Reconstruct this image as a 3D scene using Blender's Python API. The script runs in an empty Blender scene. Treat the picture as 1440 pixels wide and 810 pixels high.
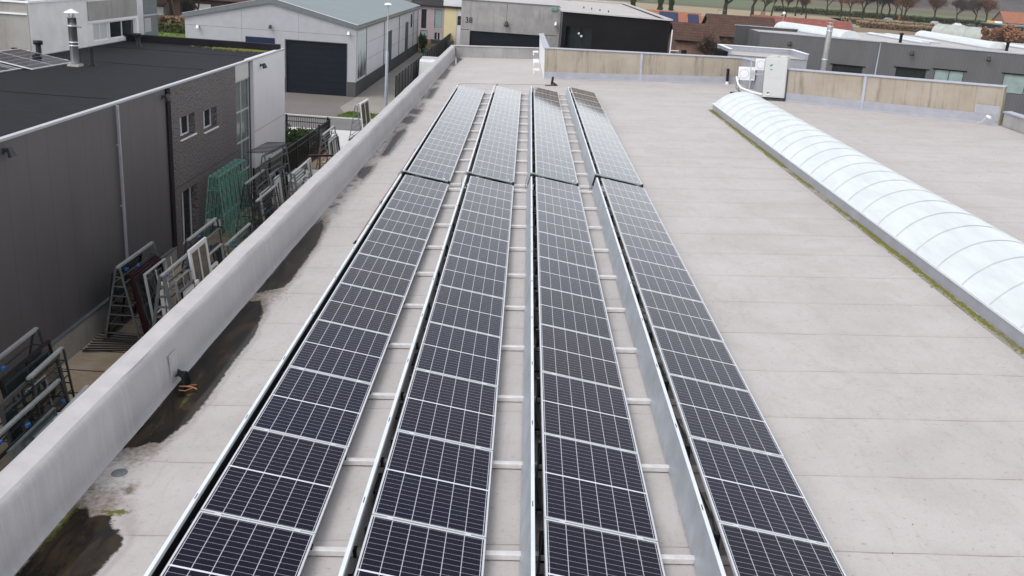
import bpy, bmesh, math, random
import numpy as np
from mathutils import Vector, Matrix, Euler
random.seed(7); np.random.seed(7)
R=math.radians; PI=math.pi
sc=bpy.context.scene; COL=sc.collection
# ---------------------------------------------------------------- camera, sky, sun, exposure
AL=math.atan(0.0529)                       # the roof falls this much towards the left parapet
MR=Matrix.Rotation(-AL,4,'Y')              # roof frame -> world
cam_d=bpy.data.cameras.new('camera'); cam=bpy.data.objects.new('camera',cam_d); COL.objects.link(cam)
def _axes(yaw,pitch,roll):
    f=Vector((-math.sin(yaw)*math.cos(pitch),math.cos(yaw)*math.cos(pitch),-math.sin(pitch)))
    r=Vector((math.cos(yaw),math.sin(yaw),0)); u=r.cross(f)
    return math.cos(roll)*r+math.sin(roll)*u, -math.sin(roll)*r+math.cos(roll)*u, f
_r,_u,_f=_axes(0.014,0.3248,0.0148)
m=Matrix((_r,_u,-_f)).transposed().to_4x4(); m=MR@m; m.translation=MR@Vector((3.1258,-23.9768,5.4421))
cam.matrix_world=m; cam_d.lens=33.2397; cam_d.sensor_width=36; cam_d.clip_start=0.1; cam_d.clip_end=8000
sc.camera=cam
SUN_EL,SUN_AZ=R(50),R(222)                 # azimuth clockwise from +Y
w=bpy.data.worlds.new('World'); sc.world=w; w.use_nodes=True
nt=w.node_tree; nt.nodes.clear()
out=nt.nodes.new('ShaderNodeOutputWorld'); bg=nt.nodes.new('ShaderNodeBackground')
sky=nt.nodes.new('ShaderNodeTexSky'); sky.sky_type='NISHITA'; sky.sun_disc=False
sky.sun_elevation=SUN_EL; sky.sun_rotation=SUN_AZ; sky.air_density=1.0; sky.dust_density=0.8; sky.ozone_density=1.0
hs=nt.nodes.new('ShaderNodeHueSaturation'); hs.inputs['Saturation'].default_value=0.20
nt.links.new(sky.outputs[0],hs.inputs['Color']); nt.links.new(hs.outputs[0],bg.inputs[0]); nt.links.new(bg.outputs[0],out.inputs[0])
bg.inputs[1].default_value=0.15
sd=bpy.data.lights.new('sun','SUN'); sd.energy=0.80; sd.angle=R(28); sd.color=(1,0.965,0.93)
so=bpy.data.objects.new('sun',sd); COL.objects.link(so)
sdir=Vector((math.sin(SUN_AZ)*math.cos(SUN_EL),math.cos(SUN_AZ)*math.cos(SUN_EL),math.sin(SUN_EL)))
so.rotation_euler=sdir.to_track_quat('Z','Y').to_euler(); so.location=(0,0,40)
sc.view_settings.view_transform='Standard'; sc.view_settings.look='None'; sc.view_settings.gamma=1
sc.view_settings.exposure=0.96; sc.view_settings.use_curve_mapping=False
sc.render.engine='CYCLES'
# ---------------------------------------------------------------- materials
def mat(name,col,rough=.7,metal=0.,var=.12,scale=3.,bump=0.,bscale=40.,stretch=(1,1,1),spec=.5,col2=None,w2=.5,coat=0.):
    m=bpy.data.materials.new(name); m.use_nodes=True; n=m.node_tree; b=n.nodes['Principled BSDF']
    b.inputs['Roughness'].default_value=rough; b.inputs['Metallic'].default_value=metal
    b.inputs['Specular IOR Level'].default_value=spec; b.inputs['Coat Weight'].default_value=coat
    tc=n.nodes.new('ShaderNodeTexCoord'); mp=n.nodes.new('ShaderNodeMapping'); mp.inputs['Scale'].default_value=stretch
    n.links.new(tc.outputs['Object'],mp.inputs[0])
    nz=n.nodes.new('ShaderNodeTexNoise'); nz.inputs['Scale'].default_value=scale; nz.inputs['Detail'].default_value=6; nz.inputs['Roughness'].default_value=.65
    n.links.new(mp.outputs[0],nz.inputs['Vector'])
    rp=n.nodes.new('ShaderNodeMapRange'); rp.inputs[1].default_value=.3; rp.inputs[2].default_value=.7
    n.links.new(nz.outputs[0],rp.inputs[0])
    mx=n.nodes.new('ShaderNodeMix'); mx.data_type='RGBA'
    c1=[max(0,c*(1-var)) for c in col]; c2=[min(1,c*(1+var)) for c in col] if col2 is None else col2
    mx.inputs[6].default_value=(*c1,1); mx.inputs[7].default_value=(*c2,1)
    n.links.new(rp.outputs[0],mx.inputs[0]); n.links.new(mx.outputs[2],b.inputs['Base Color'])
    if bump:
        n2=n.nodes.new('ShaderNodeTexNoise'); n2.inputs['Scale'].default_value=bscale; n2.inputs['Detail'].default_value=3
        n.links.new(mp.outputs[0],n2.inputs['Vector'])
        bp=n.nodes.new('ShaderNodeBump'); bp.inputs['Strength'].default_value=bump; bp.inputs['Distance'].default_value=.02
        n.links.new(n2.outputs[0],bp.inputs['Height']); n.links.new(bp.outputs[0],b.inputs['Normal'])
    m['mix']=mx.name
    return m
class NT:                                   # tiny node helper
    def __init__(s,m): s.m=m; s.t=m.node_tree; s.b=s.t.nodes['Principled BSDF']; s.tc=s.t.nodes.new('ShaderNodeTexCoord')
    def new(s,k): return s.t.nodes.new(k)
    def link(s,a,b): s.t.links.new(a,b)
    def math(s,op,a,b=None,c=None):
        n=s.new('ShaderNodeMath'); n.operation=op
        for i,v in enumerate((a,b,c)):
            if v is None: continue
            if isinstance(v,(int,float)): n.inputs[i].default_value=v
            else: s.link(v,n.inputs[i])
        return n.outputs[0]
    def noise(s,scale,stretch=(1,1,1),detail=5,rough=.6,dist=0):
        mp=s.new('ShaderNodeMapping'); mp.inputs['Scale'].default_value=stretch; s.link(s.tc.outputs['Object'],mp.inputs[0])
        n=s.new('ShaderNodeTexNoise'); n.inputs['Scale'].default_value=scale; n.inputs['Detail'].default_value=detail
        n.inputs['Roughness'].default_value=rough; n.inputs['Distortion'].default_value=dist
        s.link(mp.outputs[0],n.inputs['Vector']); return n.outputs[0]
    def rng(s,v,a,b,c=0.,d=1.):
        n=s.new('ShaderNodeMapRange'); n.inputs[1].default_value=a; n.inputs[2].default_value=b; n.inputs[3].default_value=c; n.inputs[4].default_value=d
        s.link(v,n.inputs[0]); return n.outputs[0]
    def mix(s,f,a,b):
        n=s.new('ShaderNodeMix'); n.data_type='RGBA'
        for i,v in ((0,f),(6,a),(7,b)):
            if isinstance(v,(int,float)): n.inputs[i].default_value=v
            elif isinstance(v,tuple): n.inputs[i].default_value=(*v,1)
            else: s.link(v,n.inputs[i])
        return n.outputs[2]
    def xyz(s):
        n=s.new('ShaderNodeSeparateXYZ'); s.link(s.tc.outputs['Object'],n.inputs[0]); return n.outputs
    def col(s,c): s.link(c,s.b.inputs['Base Color'])
    def bump(s,h,st=.3,d=.02):
        n=s.new('ShaderNodeBump'); n.inputs['Strength'].default_value=st; n.inputs['Distance'].default_value=d
        s.link(h,n.inputs['Height']); s.link(n.outputs[0],s.b.inputs['Normal'])
def base(name,rough=.7,metal=0,spec=.5):
    m=bpy.data.materials.new(name); m.use_nodes=True; k=NT(m)
    k.b.inputs['Roughness'].default_value=rough; k.b.inputs['Metallic'].default_value=metal; k.b.inputs['Specular IOR Level'].default_value=spec
    return m,k
# roof membrane
def roof_material():
    m,k=base('roof_membrane',.62,0,.3); X,Y,Z=k.xyz()
    a=k.noise(.55,detail=6,rough=.7); b=k.noise(4.,(1,.55,1),detail=6,rough=.7); c=k.noise(38,detail=3); d=k.noise(1.7,(3,.5,1),detail=5,rough=.75)
    s=k.mix(k.rng(a,.3,.7),(.385,.35,.335),(.475,.442,.43))
    s=k.mix(k.rng(b,.35,.75,0,.55),s,(.50,.475,.458))
    s=k.mix(k.rng(c,.35,.75,0,.22),s,(.30,.275,.26))
    s=k.mix(k.rng(d,.56,.74,0,.45),s,(.32,.29,.262))
    sc_=k.noise(7,(.5,2.2,1),detail=8,rough=.8,dist=1.5)     # pale scuffs
    s=k.mix(k.rng(sc_,.60,.68,0,.5),s,(.54,.515,.50))
    pt_=k.noise(.28,(1,1,1),detail=3,rough=.5,dist=.8)
    s=k.mix(k.rng(pt_,.56,.60,0,.22),s,(.33,.30,.285))
    ring=k.math('ABSOLUTE',k.math('SUBTRACT',k.noise(.42,(1,.7,1),detail=3,rough=.5),.55)); s=k.mix(k.rng(ring,.0,.010,.14,0),s,(.29,.26,.24))
    # lap joints across the roof, one every 1.5 m
    wob=k.math('MULTIPLY',k.noise(.8,detail=2),.10)
    yy=k.math('ADD',Y,wob)
    fr=k.math('FRACT',k.math('DIVIDE',k.math('ADD',yy,8.3+150),1.5))
    l=k.math('LESS_THAN',fr,.014); brk=k.rng(k.noise(1.3,(1,.3,1),detail=3),.36,.6,.15,.8)
    s=k.mix(k.math('MULTIPLY',l,brk),s,(.20,.175,.155))
    l2=k.rng(fr,.0,.10,.20,0); s=k.mix(l2,s,(.32,.29,.265))
    # wet gutter strip (colour attribute: R water, G brown stain, B green)
    at=k.new('ShaderNodeVertexColor'); at.layer_name='wet'; sp=k.new('ShaderNodeSeparateColor'); k.link(at.outputs[0],sp.inputs[0])
    fine=k.noise(14,detail=6,rough=.75)
    s=k.mix(k.math('MULTIPLY',k.math('MULTIPLY',k.math('SUBTRACT',1.,at.outputs[1]),k.math('GREATER_THAN',at.outputs[1],.05)),.6),s,(.25,.215,.215))
    W=k.rng(k.math('ADD',sp.outputs[0],k.rng(fine,.3,.7,-.30,.30)),.30,.78)
    D=k.math('MULTIPLY',k.rng(k.math('ADD',sp.outputs[1],k.rng(fine,.3,.7,-.4,.4)),.12,.95),.92)
    s=k.mix(D,s,k.mix(k.rng(k.noise(3,(2,.6,1),detail=5),.4,.65),(.060,.042,.028),(.19,.135,.085)))
    str_=k.noise(2.2,(3.2,.7,1),detail=5,rough=.55,dist=.6)
    wc=k.mix(k.rng(str_,.44,.70),(.0085,.0062,.0045),(.040,.026,.014))
    s=k.mix(W,s,wc)
    G=k.rng(k.math('ADD',sp.outputs[2],k.rng(fine,.3,.7,-.5,.5)),.3,.7)
    s=k.mix(G,s,(.10,.11,.012))
    k.col(s); k.link(k.rng(W,0,1,.62,.10),k.b.inputs['Roughness']); k.link(k.rng(W,0,1,1.45,1.24),k.b.inputs['IOR'])
    h=k.math('MULTIPLY',k.math('ADD',k.math('MULTIPLY',c,.25),k.math('ADD',b,k.math('MULTIPLY',l,-.6))),k.math('SUBTRACT',1.,k.math('MULTIPLY',W,.96)))
    k.bump(h,.35,.012)
    return m
def streaky(name,c0,c1,cs,amt=.6,rough=.8,sx=5,top=None):
    m,k=base(name,rough,0,.3)
    a=k.noise(.9,detail=6); v=k.noise(1,(sx,sx,.35),detail=5,rough=.7); v2=k.noise(1,(sx*4,sx*4,.6),detail=4,rough=.7); g=k.noise(30,detail=3)
    s=k.mix(k.rng(a,.3,.7),c0,c1); s=k.mix(k.rng(v,.52,.75,0,amt),s,cs); s=k.mix(k.rng(v2,.55,.78,0,amt*.7),s,cs)
    s=k.mix(k.rng(g,.3,.8,0,.2),s,tuple(x*.7 for x in c0)); k.col(s); k.bump(g,.15,.01); return m
def cell_material():
    m,k=base('solar_cells',.11,0,.13); X,Y,Z=k.xyz()
    oi=k.new('ShaderNodeObjectInfo')
    W_,H_,mg=1.142,1.755,.034; cw=(W_-2*mg)/6; ch=(H_-2*mg-.02)/20
    u=k.math('DIVIDE',k.math('SUBTRACT',X,mg),cw); fu=k.math('FRACT',u)
    du=k.math('MULTIPLY',k.math('SUBTRACT',.5,k.math('ABSOLUTE',k.math('SUBTRACT',fu,.5))),cw)
    yc=k.math('SUBTRACT',k.math('ABSOLUTE',k.math('SUBTRACT',Y,H_/2)),.010)
    fv=k.math('FRACT',k.math('DIVIDE',yc,ch)); dv=k.math('MULTIPLY',k.math('SUBTRACT',.5,k.math('ABSOLUTE',k.math('SUBTRACT',fv,.5))),ch)
    lu=k.math('LESS_THAN',du,.0034); lv=k.math('LESS_THAN',dv,.0017); lc=k.math('LESS_THAN',yc,0.002)
    bus=k.math('LESS_THAN',k.math('ABSOLUTE',k.math('SUBTRACT',k.math('FRACT',k.math('MULTIPLY',fu,9)),.5)),.05)
    t=k.mix(oi.outputs['Random'],(.0010,.0010,.0150),(.0045,.0020,.0110))
    t=k.mix(k.rng(k.noise(2.5),.3,.7,0,.5),t,(.003,.0035,.014))
    t=k.mix(k.math('MULTIPLY',bus,.025),t,(.3,.3,.34))
    t=k.mix(k.math('MULTIPLY',lv,.60),t,(.60,.60,.66))
    t=k.mix(k.math('MULTIPLY',lu,.68),t,(.68,.68,.72))
    t=k.mix(k.math('MULTIPLY',lc,.9),t,(.72,.72,.76))
    dirt=k.noise(5,detail=6,rough=.75); t=k.mix(k.rng(dirt,.45,.85,.0,.010),t,(.40,.38,.36))
    k.col(t); k.link(k.rng(k.noise(9,detail=4),.3,.7,.05,.10),k.b.inputs['Roughness']); return m
M={}
M['roof']=roof_material()
M['cells']=cell_material()
M['alu']=mat('anodised_aluminium',(.70,.71,.73),.38,.55,.06,6)
M['galv']=mat('galvanised_sheet',(.42,.45,.49),.42,.6,.16,2.5)
M['galvlight']=mat('light_metal_edge',(.72,.75,.78),.4,.35,.08,4)
M['rail']=mat('mill_aluminium_rail',(.66,.64,.63),.42,.4,.16,5)
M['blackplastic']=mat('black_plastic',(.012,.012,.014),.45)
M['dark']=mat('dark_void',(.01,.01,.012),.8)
M['parapet']=streaky('painted_concrete_parapet',(.36,.345,.35),(.43,.41,.412),(.50,.48,.485),.6,.75,4)
M['parapettop']=mat('parapet_top_coating',(.43,.412,.412),.75,0,.10,3,.2,40)
M['farconc']=streaky('weathered_concrete',(.26,.25,.25),(.36,.35,.34),(.17,.165,.16),.7,.85,2)
M['beige']=streaky('beige_render',(.285,.245,.195),(.37,.325,.27),(.12,.10,.08),.85,.85,2.4)
M['flash']=mat('grey_flashing',(.31,.315,.35),.5,.1,.10,2)
M['coping']=mat('metal_coping',(.36,.37,.43),.5,.25,.10,2)
M['whitecop']=mat('pale_metal_coping',(.42,.42,.45),.35,.25,.06,2)
M['white']=mat('white_paint',(.74,.75,.77),.45,0,.05,3)
M['offwhite']=mat('offwhite_render',(.70,.68,.67),.8,0,.10,1.2,.1,60)
M['opal']=mat('opal_polycarbonate',(.53,.565,.57),.34,0,.07,1.6,stretch=(3,.4,1),col2=(.60,.625,.625))
M['glassdark']=mat('dark_window_glass',(.02,.024,.026),.06,0,.2,2)
M['glasspale']=mat('frosted_window_glass',(.25,.32,.31),.15,0,.15,1.5)
M['glassblue']=mat('bluish_pane',(.07,.11,.14),.06,0,.2,2)
M['glassstrip']=mat('glazed_strip_glass',(.10,.125,.125),.08,0,.3,2)
M['glassclear']=mat('racked_glass_pane',(.025,.034,.037),.05,0,.2,2)
def cladding(name,c,pitch,axis='X',depth=.4,rough=.5):
    m,k=base(name,rough,.1,.45); X,Y,Z=k.xyz(); v={'X':X,'Y':Y,'Z':Z}[axis]
    fr=k.math('FRACT',k.math('DIVIDE',k.math('ADD',v,500.),pitch)); l=k.math('LESS_THAN',fr,.05)
    s=k.mix(k.rng(k.noise(.5,(1,1,.3),detail=5),.3,.7),tuple(x*.88 for x in c),tuple(x*1.12 for x in c))
    s=k.mix(k.math('MULTIPLY',l,depth),s,tuple(x*.3 for x in c)); k.col(s); return m
M['cladA']=cladding('dark_grey_cladding',(.108,.102,.108),1.0,'Y',.22)
M['cladE']=cladding('grey_ribbed_cladding',(.115,.113,.120),.28,'X',.75)
def pebble():
    m,k=base('pebble_dash',.9); a=k.noise(16,detail=3,rough=.8); b=k.noise(.5)
    s=k.mix(k.rng(a,.40,.62),(.045,.039,.040),(.27,.25,.25)); s=k.mix(k.rng(b,.3,.7,0,.25),s,(.09,.08,.08)); k.col(s); k.bump(a,.6,.02); return m
M['pebble']=pebble()
M['bitumen']=mat('black_bitumen_roofing',(.012,.0115,.0145),.75,0,.35,1.1,.5,30,(1,3,1))
M['plinth']=streaky('concrete_plinth',(.28,.265,.25),(.36,.345,.325),(.15,.13,.11),.6,.85,2)
def slabs():
    m,k=base('rusty_concrete_slabs',.85); X,Y,Z=k.xyz()
    s=k.mix(k.rng(k.noise(.7,detail=7,rough=.7),.3,.7),(.34,.25,.165),(.50,.42,.32))
    s=k.mix(k.rng(k.noise(1.1,(1.,1.6,1),detail=6,rough=.75,dist=1),.56,.72,0,.85),s,(.40,.19,.05))
    s=k.mix(k.rng(k.noise(3,detail=6,rough=.8),.62,.75,0,.8),s,(.10,.08,.06))
    fr=k.math('FRACT',k.math('DIVIDE',k.math('ADD',Y,100.45),1.3)); l=k.math('LESS_THAN',fr,.045); s=k.mix(l,s,(.05,.035,.025)); k.col(s); k.bump(k.noise(20),.3,.01); return m
M['slabs']=slabs()
def pavers(name,c,p=.25):
    m,k=base(name,.85); br=k.new('ShaderNodeTexBrick'); br.inputs['Scale'].default_value=1/p; mp=k.new('ShaderNodeMapping'); k.link(k.tc.outputs['Object'],mp.inputs[0]); k.link(mp.outputs[0],br.inputs['Vector'])
    br.inputs['Color1'].default_value=(*[x*.9 for x in c],1); br.inputs['Color2'].default_value=(*[x*1.1 for x in c],1); br.inputs['Mortar'].default_value=(*[x*.5 for x in c],1); br.inputs['Mortar Size'].default_value=.02
    s=k.mix(k.rng(k.noise(.35,detail=6),.35,.7,0,.5),br.outputs[0],tuple(x*.62 for x in c)); k.col(s); return m
M['paver']=pavers('grey_clay_pavers',(.20,.175,.165))
M['paverlight']=pavers('light_pavers',(.30,.275,.245))
M['forecourt']=mat('pale_forecourt_concrete',(.58,.57,.55),.8,0,.08,.8)
M['asphalt']=mat('street_asphalt',(.165,.158,.155),.85,0,.10,.8,.2,80)
M['grass']=mat('lawn_grass',(.085,.15,.022),.95,0,.35,1.2,.5,30,col2=(.16,.23,.05))
def terrain():
    m,k=base('countryside_ground',.95); a=k.noise(.012,(1,2.2,1),detail=5); b=k.noise(.06,(1,3,1),detail=5,rough=.7); c=k.noise(.9,detail=5)
    s=k.mix(k.rng(a,.42,.56),(.085,.085,.032),(.15,.105,.062)); s=k.mix(k.rng(b,.45,.65,0,.6),s,(.10,.085,.05)); s=k.mix(k.rng(c,.4,.8,0,.4),s,(.05,.06,.03)); k.col(s); return m
M['terrain']=terrain()
M['hills']=mat('wooded_hills',(.060,.058,.062),.95,0,.5,.02,1,.05,col2=(.12,.105,.095))
M['fieldgreen']=mat('field_green',(.070,.095,.032),.95,0,.3,.05,.3,1,(1,4,1))
M['fieldbrown']=mat('field_brown',(.17,.125,.07),.95,0,.3,.08,.3,1,(1,4,1))
M['fieldtan']=mat('field_tan',(.27,.22,.13),.95,0,.25,.08,.3,1,(1,3,1))
M['greyrender']=mat('pale_grey_sandwich_panel',(.345,.345,.37),.7,0,.06,1.5,.25,25)
M['whitepanel']=mat('whitish_wall_panel',(.62,.61,.64),.7,0,.05,.7,.1,30)
M['darkgrey']=mat('dark_grey_panel',(.075,.075,.078),.6,0,.1,1)
M['anthracite']=mat('anthracite_door',(.008,.011,.017),.55,0,.15,1.5)
M['navy']=mat('navy_sign',(.008,.018,.05),.45)
M['roofblue']=mat('blue_grey_corrugated_roofing',(.20,.235,.245),.7,0,.16,.5,.2,6,(1,8,1))
M['trim']=mat('grey_roof_trim',(.13,.145,.15),.6)
M['blackwall']=mat('black_cladding',(.0065,.006,.0072),.8,0,.35,.35,spec=.15)
M['pink']=mat('mauve_render',(.36,.29,.31),.85,0,.06,1); M['yellow']=mat('pale_yellow_render',(.64,.55,.33),.85,0,.04,1)
M['slate']=mat('dark_slate_roof',(.035,.033,.035),.8,0,.3,2)
def tiles(name,c):
    m,k=base(name,.85); X,Y,Z=k.xyz(); fr=k.math('FRACT',k.math('MULTIPLY',k.math('ADD',Z,100.),3.2)); l=k.math('LESS_THAN',fr,.25)
    fx=k.math('FRACT',k.math('MULTIPLY',k.math('ADD',X,500.),2.2)); l3=k.math('LESS_THAN',fx,.2)
    s=k.mix(k.rng(k.noise(1.2,detail=5),.3,.7),tuple(x*.8 for x in c),tuple(x*1.25 for x in c)); s=k.mix(k.math('MULTIPLY',l,.6),s,tuple(x*.4 for x in c)); s=k.mix(k.math('MULTIPLY',l3,.3),s,tuple(x*.4 for x in c)); k.col(s); return m
M['redtile']=tiles('red_roof_tiles',(.24,.085,.070)); M['browntile']=tiles('brown_roof_tiles',(.085,.048,.038)); M['orangetile']=tiles('orange_roof_tiles',(.30,.115,.065))
M['brick']=pavers('brown_brick_wall',(.26,.155,.115),.6)
M['bark']=mat('bark',(.042,.032,.026),.95,0,.4,3); M['twig']=mat('twigs',(.075,.052,.042),.95,0,.35,.3)
M['rustleaf']=mat('autumn_leaves',(.22,.105,.055),.9,0,.4,1.5); M['paleleaf']=mat('faded_leaves',(.16,.10,.055),.9,0,.4,1)
M['evergreen']=mat('evergreen_leaves',(.022,.040,.016),.85,0,.5,4,col2=(.055,.085,.03)); M['hedge']=mat('hedge_leaves',(.045,.062,.018),.9,0,.4,1.5,.8,6,col2=(.12,.13,.05))
M['greensteel']=mat('green_painted_steel',(.08,.23,.18),.5,.1,.25,4,col2=(.20,.40,.34)); M['greysteel']=mat('grey_galvanised_steel',(.14,.155,.16),.5,.3,.25,5)
M['darksteel']=mat('dark_steel',(.042,.046,.050),.5,.3,.2,4); M['lightsteel']=mat('light_steel_section',(.42,.44,.45),.4,.4,.15,4)
M['wframe']=mat('white_window_profile',(.74,.74,.77),.4,0,.06,3); M['redframe']=mat('dark_red_profile',(.030,.009,.012),.4)
M['blue']=mat('blue_plastic_clamp',(.03,.15,.42),.45); M['rustorange']=mat('orange_primed_steel',(.36,.095,.03),.6)
M['inox']=mat('stainless_flue',(.46,.46,.47),.30,.85,.12,5); M['pole']=mat('grey_lamp_pole',(.30,.34,.38),.45,.4,.06,2)
M['concblock']=mat('concrete_ballast',(.36,.34,.32),.85,0,.12,8,.3,60); M['acbox']=mat('ac_casing',(.47,.475,.47),.5,0,.03,3); M['teal']=mat('teal_mark',(.02,.20,.22),.5)
M['lilac']=mat('lilac_sheet',(.50,.46,.70),.5); M['wirered']=mat('oxidised_conductor',(.30,.17,.14),.6,.2); M['teelgrey']=mat('grey_cable_channel',(.30,.36,.37),.5,.3)
M['moss']=mat('moss',(.30,.28,.06),.95,0,.4,12,1,40,col2=(.12,.13,.025)); M['twigred']=mat('dead_twig',(.45,.20,.10),.8)
M['carwhite']=mat('white_car_paint',(.72,.73,.75),.2,0,.02,1,coat=.5); M['cargrey']=mat('silver_car_paint',(.38,.40,.42),.25,.3,.02,1); M['carred']=mat('red_car_paint',(.30,.03,.035),.25); M['cardark']=mat('dark_car_paint',(.04,.04,.05),.25)
M['tyre']=mat('tyre_rubber',(.015,.015,.015),.8); M['truckyellow']=mat('truck_yellow',(.65,.42,.04),.5)
def mural():
    m,k=base('faded_banner_print',.5); X,Y,Z=k.xyz(); a=k.noise(1.2,(1,1,.45),detail=6,dist=1.2)
    zz=k.rng(Z,1.2,3.6); s=k.mix(k.rng(k.math('ADD',a,k.math('MULTIPLY',k.rng(Z,-3.2,-.6),.45)),.50,.78),(.04,.05,.055),(.58,.62,.62)); k.col(s); return m
M['mural']=mural()
# ---------------------------------------------------------------- mesh helpers
for _n,_s in (('cladA',.18),('pebble',.1),('bitumen',.12),('anthracite',.15),('blackplastic',.2),('dark',.05),('darkgrey',.2),('terrain',.1),('grass',.1),('hedge',.1),('evergreen',.15),('slate',.15),('trim',.25),('darksteel',.3),('cladE',.25),('redframe',.25),('browntile',.15),('redtile',.15),('bark',.1),('twig',.1),('asphalt',.2),('paver',.15),('navy',.2),('glassclear',.35),('hills',.05),('slabs',.2),('cardark',.4)):
    M[_n].node_tree.nodes['Principled BSDF'].inputs['Specular IOR Level'].default_value=_s
class MB:
    def __init__(s): s.v=[]; s.f=[]; s.sm=set()
    def add(s,vs,fs,smooth=False):
        o=len(s.v); s.v+=[tuple(v) for v in vs]
        for f in fs:
            if smooth: s.sm.add(len(s.f))
            s.f.append([i+o for i in f])
        return s
    def box(s,x0,y0,z0,x1,y1,z1,T=None):
        vs=[Vector((x,y,z)) for z in (z0,z1) for y in (y0,y1) for x in (x0,x1)]
        if T is not None: vs=[T@v for v in vs]
        return s.add(vs,[(0,2,3,1),(4,5,7,6),(0,1,5,4),(2,6,7,3),(0,4,6,2),(1,3,7,5)])
    def quad(s,*p): return s.add(p,[tuple(range(len(p)))])
    def tube(s,p0,p1,r0,r1=None,n=8,cap=True):
        p0=Vector(p0);p1=Vector(p1); r1=r0 if r1 is None else r1; d=(p1-p0)
        if d.length<1e-6: return s
        d.normalize(); a=d.orthogonal().normalized(); b=d.cross(a)
        vs=[p+ (a*math.cos(2*PI*i/n)+b*math.sin(2*PI*i/n))*r for p,r in ((p0,r0),(p1,r1)) for i in range(n)]
        s.add(vs,[(i,(i+1)%n,n+(i+1)%n,n+i) for i in range(n)],True)
        if cap: s.add(vs[:n],[tuple(range(n))[::-1]]); s.add(vs[n:],[tuple(range(n))])
        return s
    def path(s,pts,r,n=6):
        for a,b in zip(pts,pts[1:]): s.tube(a,b,r,n=n)
        return s
    def bar(s,p0,p1,w,h,up=(0,0,1)):
        p0=Vector(p0);p1=Vector(p1); d=(p1-p0); L=d.length
        if L<1e-6: return s
        d.normalize(); u=Vector(up)
        if abs(d.dot(u))>.99: u=Vector((1,0,0))
        a=d.cross(u).normalized(); b=a.cross(d)
        vs=[p+a*i*w/2+b*j*h/2 for p in (p0,p1) for i,j in ((-1,-1),(1,-1),(1,1),(-1,1))]
        return s.add(vs,[(0,1,2,3)[::-1],(4,5,6,7),(0,1,5,4),(1,2,6,5),(2,3,7,6),(3,0,4,7)])
    def prism(s,poly,z0,z1,f=None):
        f=f or (lambda x,y,z:(x,y,z)); n=len(poly)
        zz=(lambda z,i: z[i] if isinstance(z,(list,tuple)) else z)
        vs=[f(p[0],p[1],zz(z0,i)) for i,p in enumerate(poly)]+[f(p[0],p[1],zz(z1,i)) for i,p in enumerate(poly)]
        return s.add(vs,[tuple(range(n))[::-1],tuple(range(n,2*n))]+[(i,(i+1)%n,n+(i+1)%n,n+i) for i in range(n)])
    def lathe(s,prof,n=20,c=(0,0,0)):
        vs=[(c[0]+r*math.cos(2*PI*i/n),c[1]+r*math.sin(2*PI*i/n),c[2]+z) for r,z in prof for i in range(n)]
        fs=[(j*n+i,j*n+(i+1)%n,(j+1)*n+(i+1)%n,(j+1)*n+i) for j in range(len(prof)-1) for i in range(n)]
        return s.add(vs,fs,True)
    def build(s,name,material,parent=None,loc=None,rot=None,bevel=0,recalc=True):
        me=bpy.data.meshes.new(name); me.from_pydata(s.v,[],s.f)
        if s.sm:
            fl=[i in s.sm for i in range(len(s.f))]; me.polygons.foreach_set('use_smooth',fl)
        if recalc and len(s.f)<20000:
            bm=bmesh.new(); bm.from_mesh(me); bmesh.ops.recalc_face_normals(bm,faces=bm.faces); bm.to_mesh(me); bm.free()
        me.materials.append(material); me.update()
        o=bpy.data.objects.new(name,me); COL.objects.link(o)
        if parent: o.parent=parent
        if loc is not None: o.location=loc
        if rot is not None: o.rotation_euler=rot
        if bevel:
            b=o.modifiers.new('bevel','BEVEL'); b.width=bevel; b.segments=2; b.limit_method='ANGLE'
        return o
def tag(o,label=None,cat=None,group=None,kind=None):
    if label: o['label']=label
    if cat: o['category']=cat
    if group: o['group']=group
    if kind: o['kind']=kind
    return o
def thing(name,label,cat,loc=(0,0,0),rotz=0,group=None,roof=False):
    o=bpy.data.objects.new(name,None); COL.objects.link(o); o.empty_display_size=.2
    mt=Matrix.Translation(loc)@Matrix.Rotation(rotz,4,'Z')
    if roof: mt=MR@mt
    o.matrix_world=mt
    return tag(o,label,cat,group)
def place_roof(o,loc=(0,0,0),rotz=0):
    o.matrix_world=MR@Matrix.Translation(loc)@Matrix.Rotation(rotz,4,'Z'); return o
def dup(o,parent=None):
    c=o.copy(); COL.objects.link(c)
    if parent: c.parent=parent
    for ch in [x for x in bpy.data.objects if x.parent==o]: dup(ch,c)
    return c
_kids={}
def copy_thing(root,kids,mt,label,group=None):          # kids: list of (object,[sub objects])
    r=root.copy(); COL.objects.link(r); r.matrix_world=mt; r['label']=label
    if group: r['group']=group
    for k,subs in kids:
        c=k.copy(); COL.objects.link(c); c.parent=r
        for q in subs: d=q.copy(); COL.objects.link(d); d.parent=c
    return r
ORD=['first','second','third','fourth','fifth','sixth','seventh','eighth','ninth','tenth','eleventh','twelfth','thirteenth','fourteenth','fifteenth','sixteenth','seventeenth','eighteenth']
def MW(x,y,z): return tuple(MR@Vector((x,y,z)))
ZG=-5.0
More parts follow.
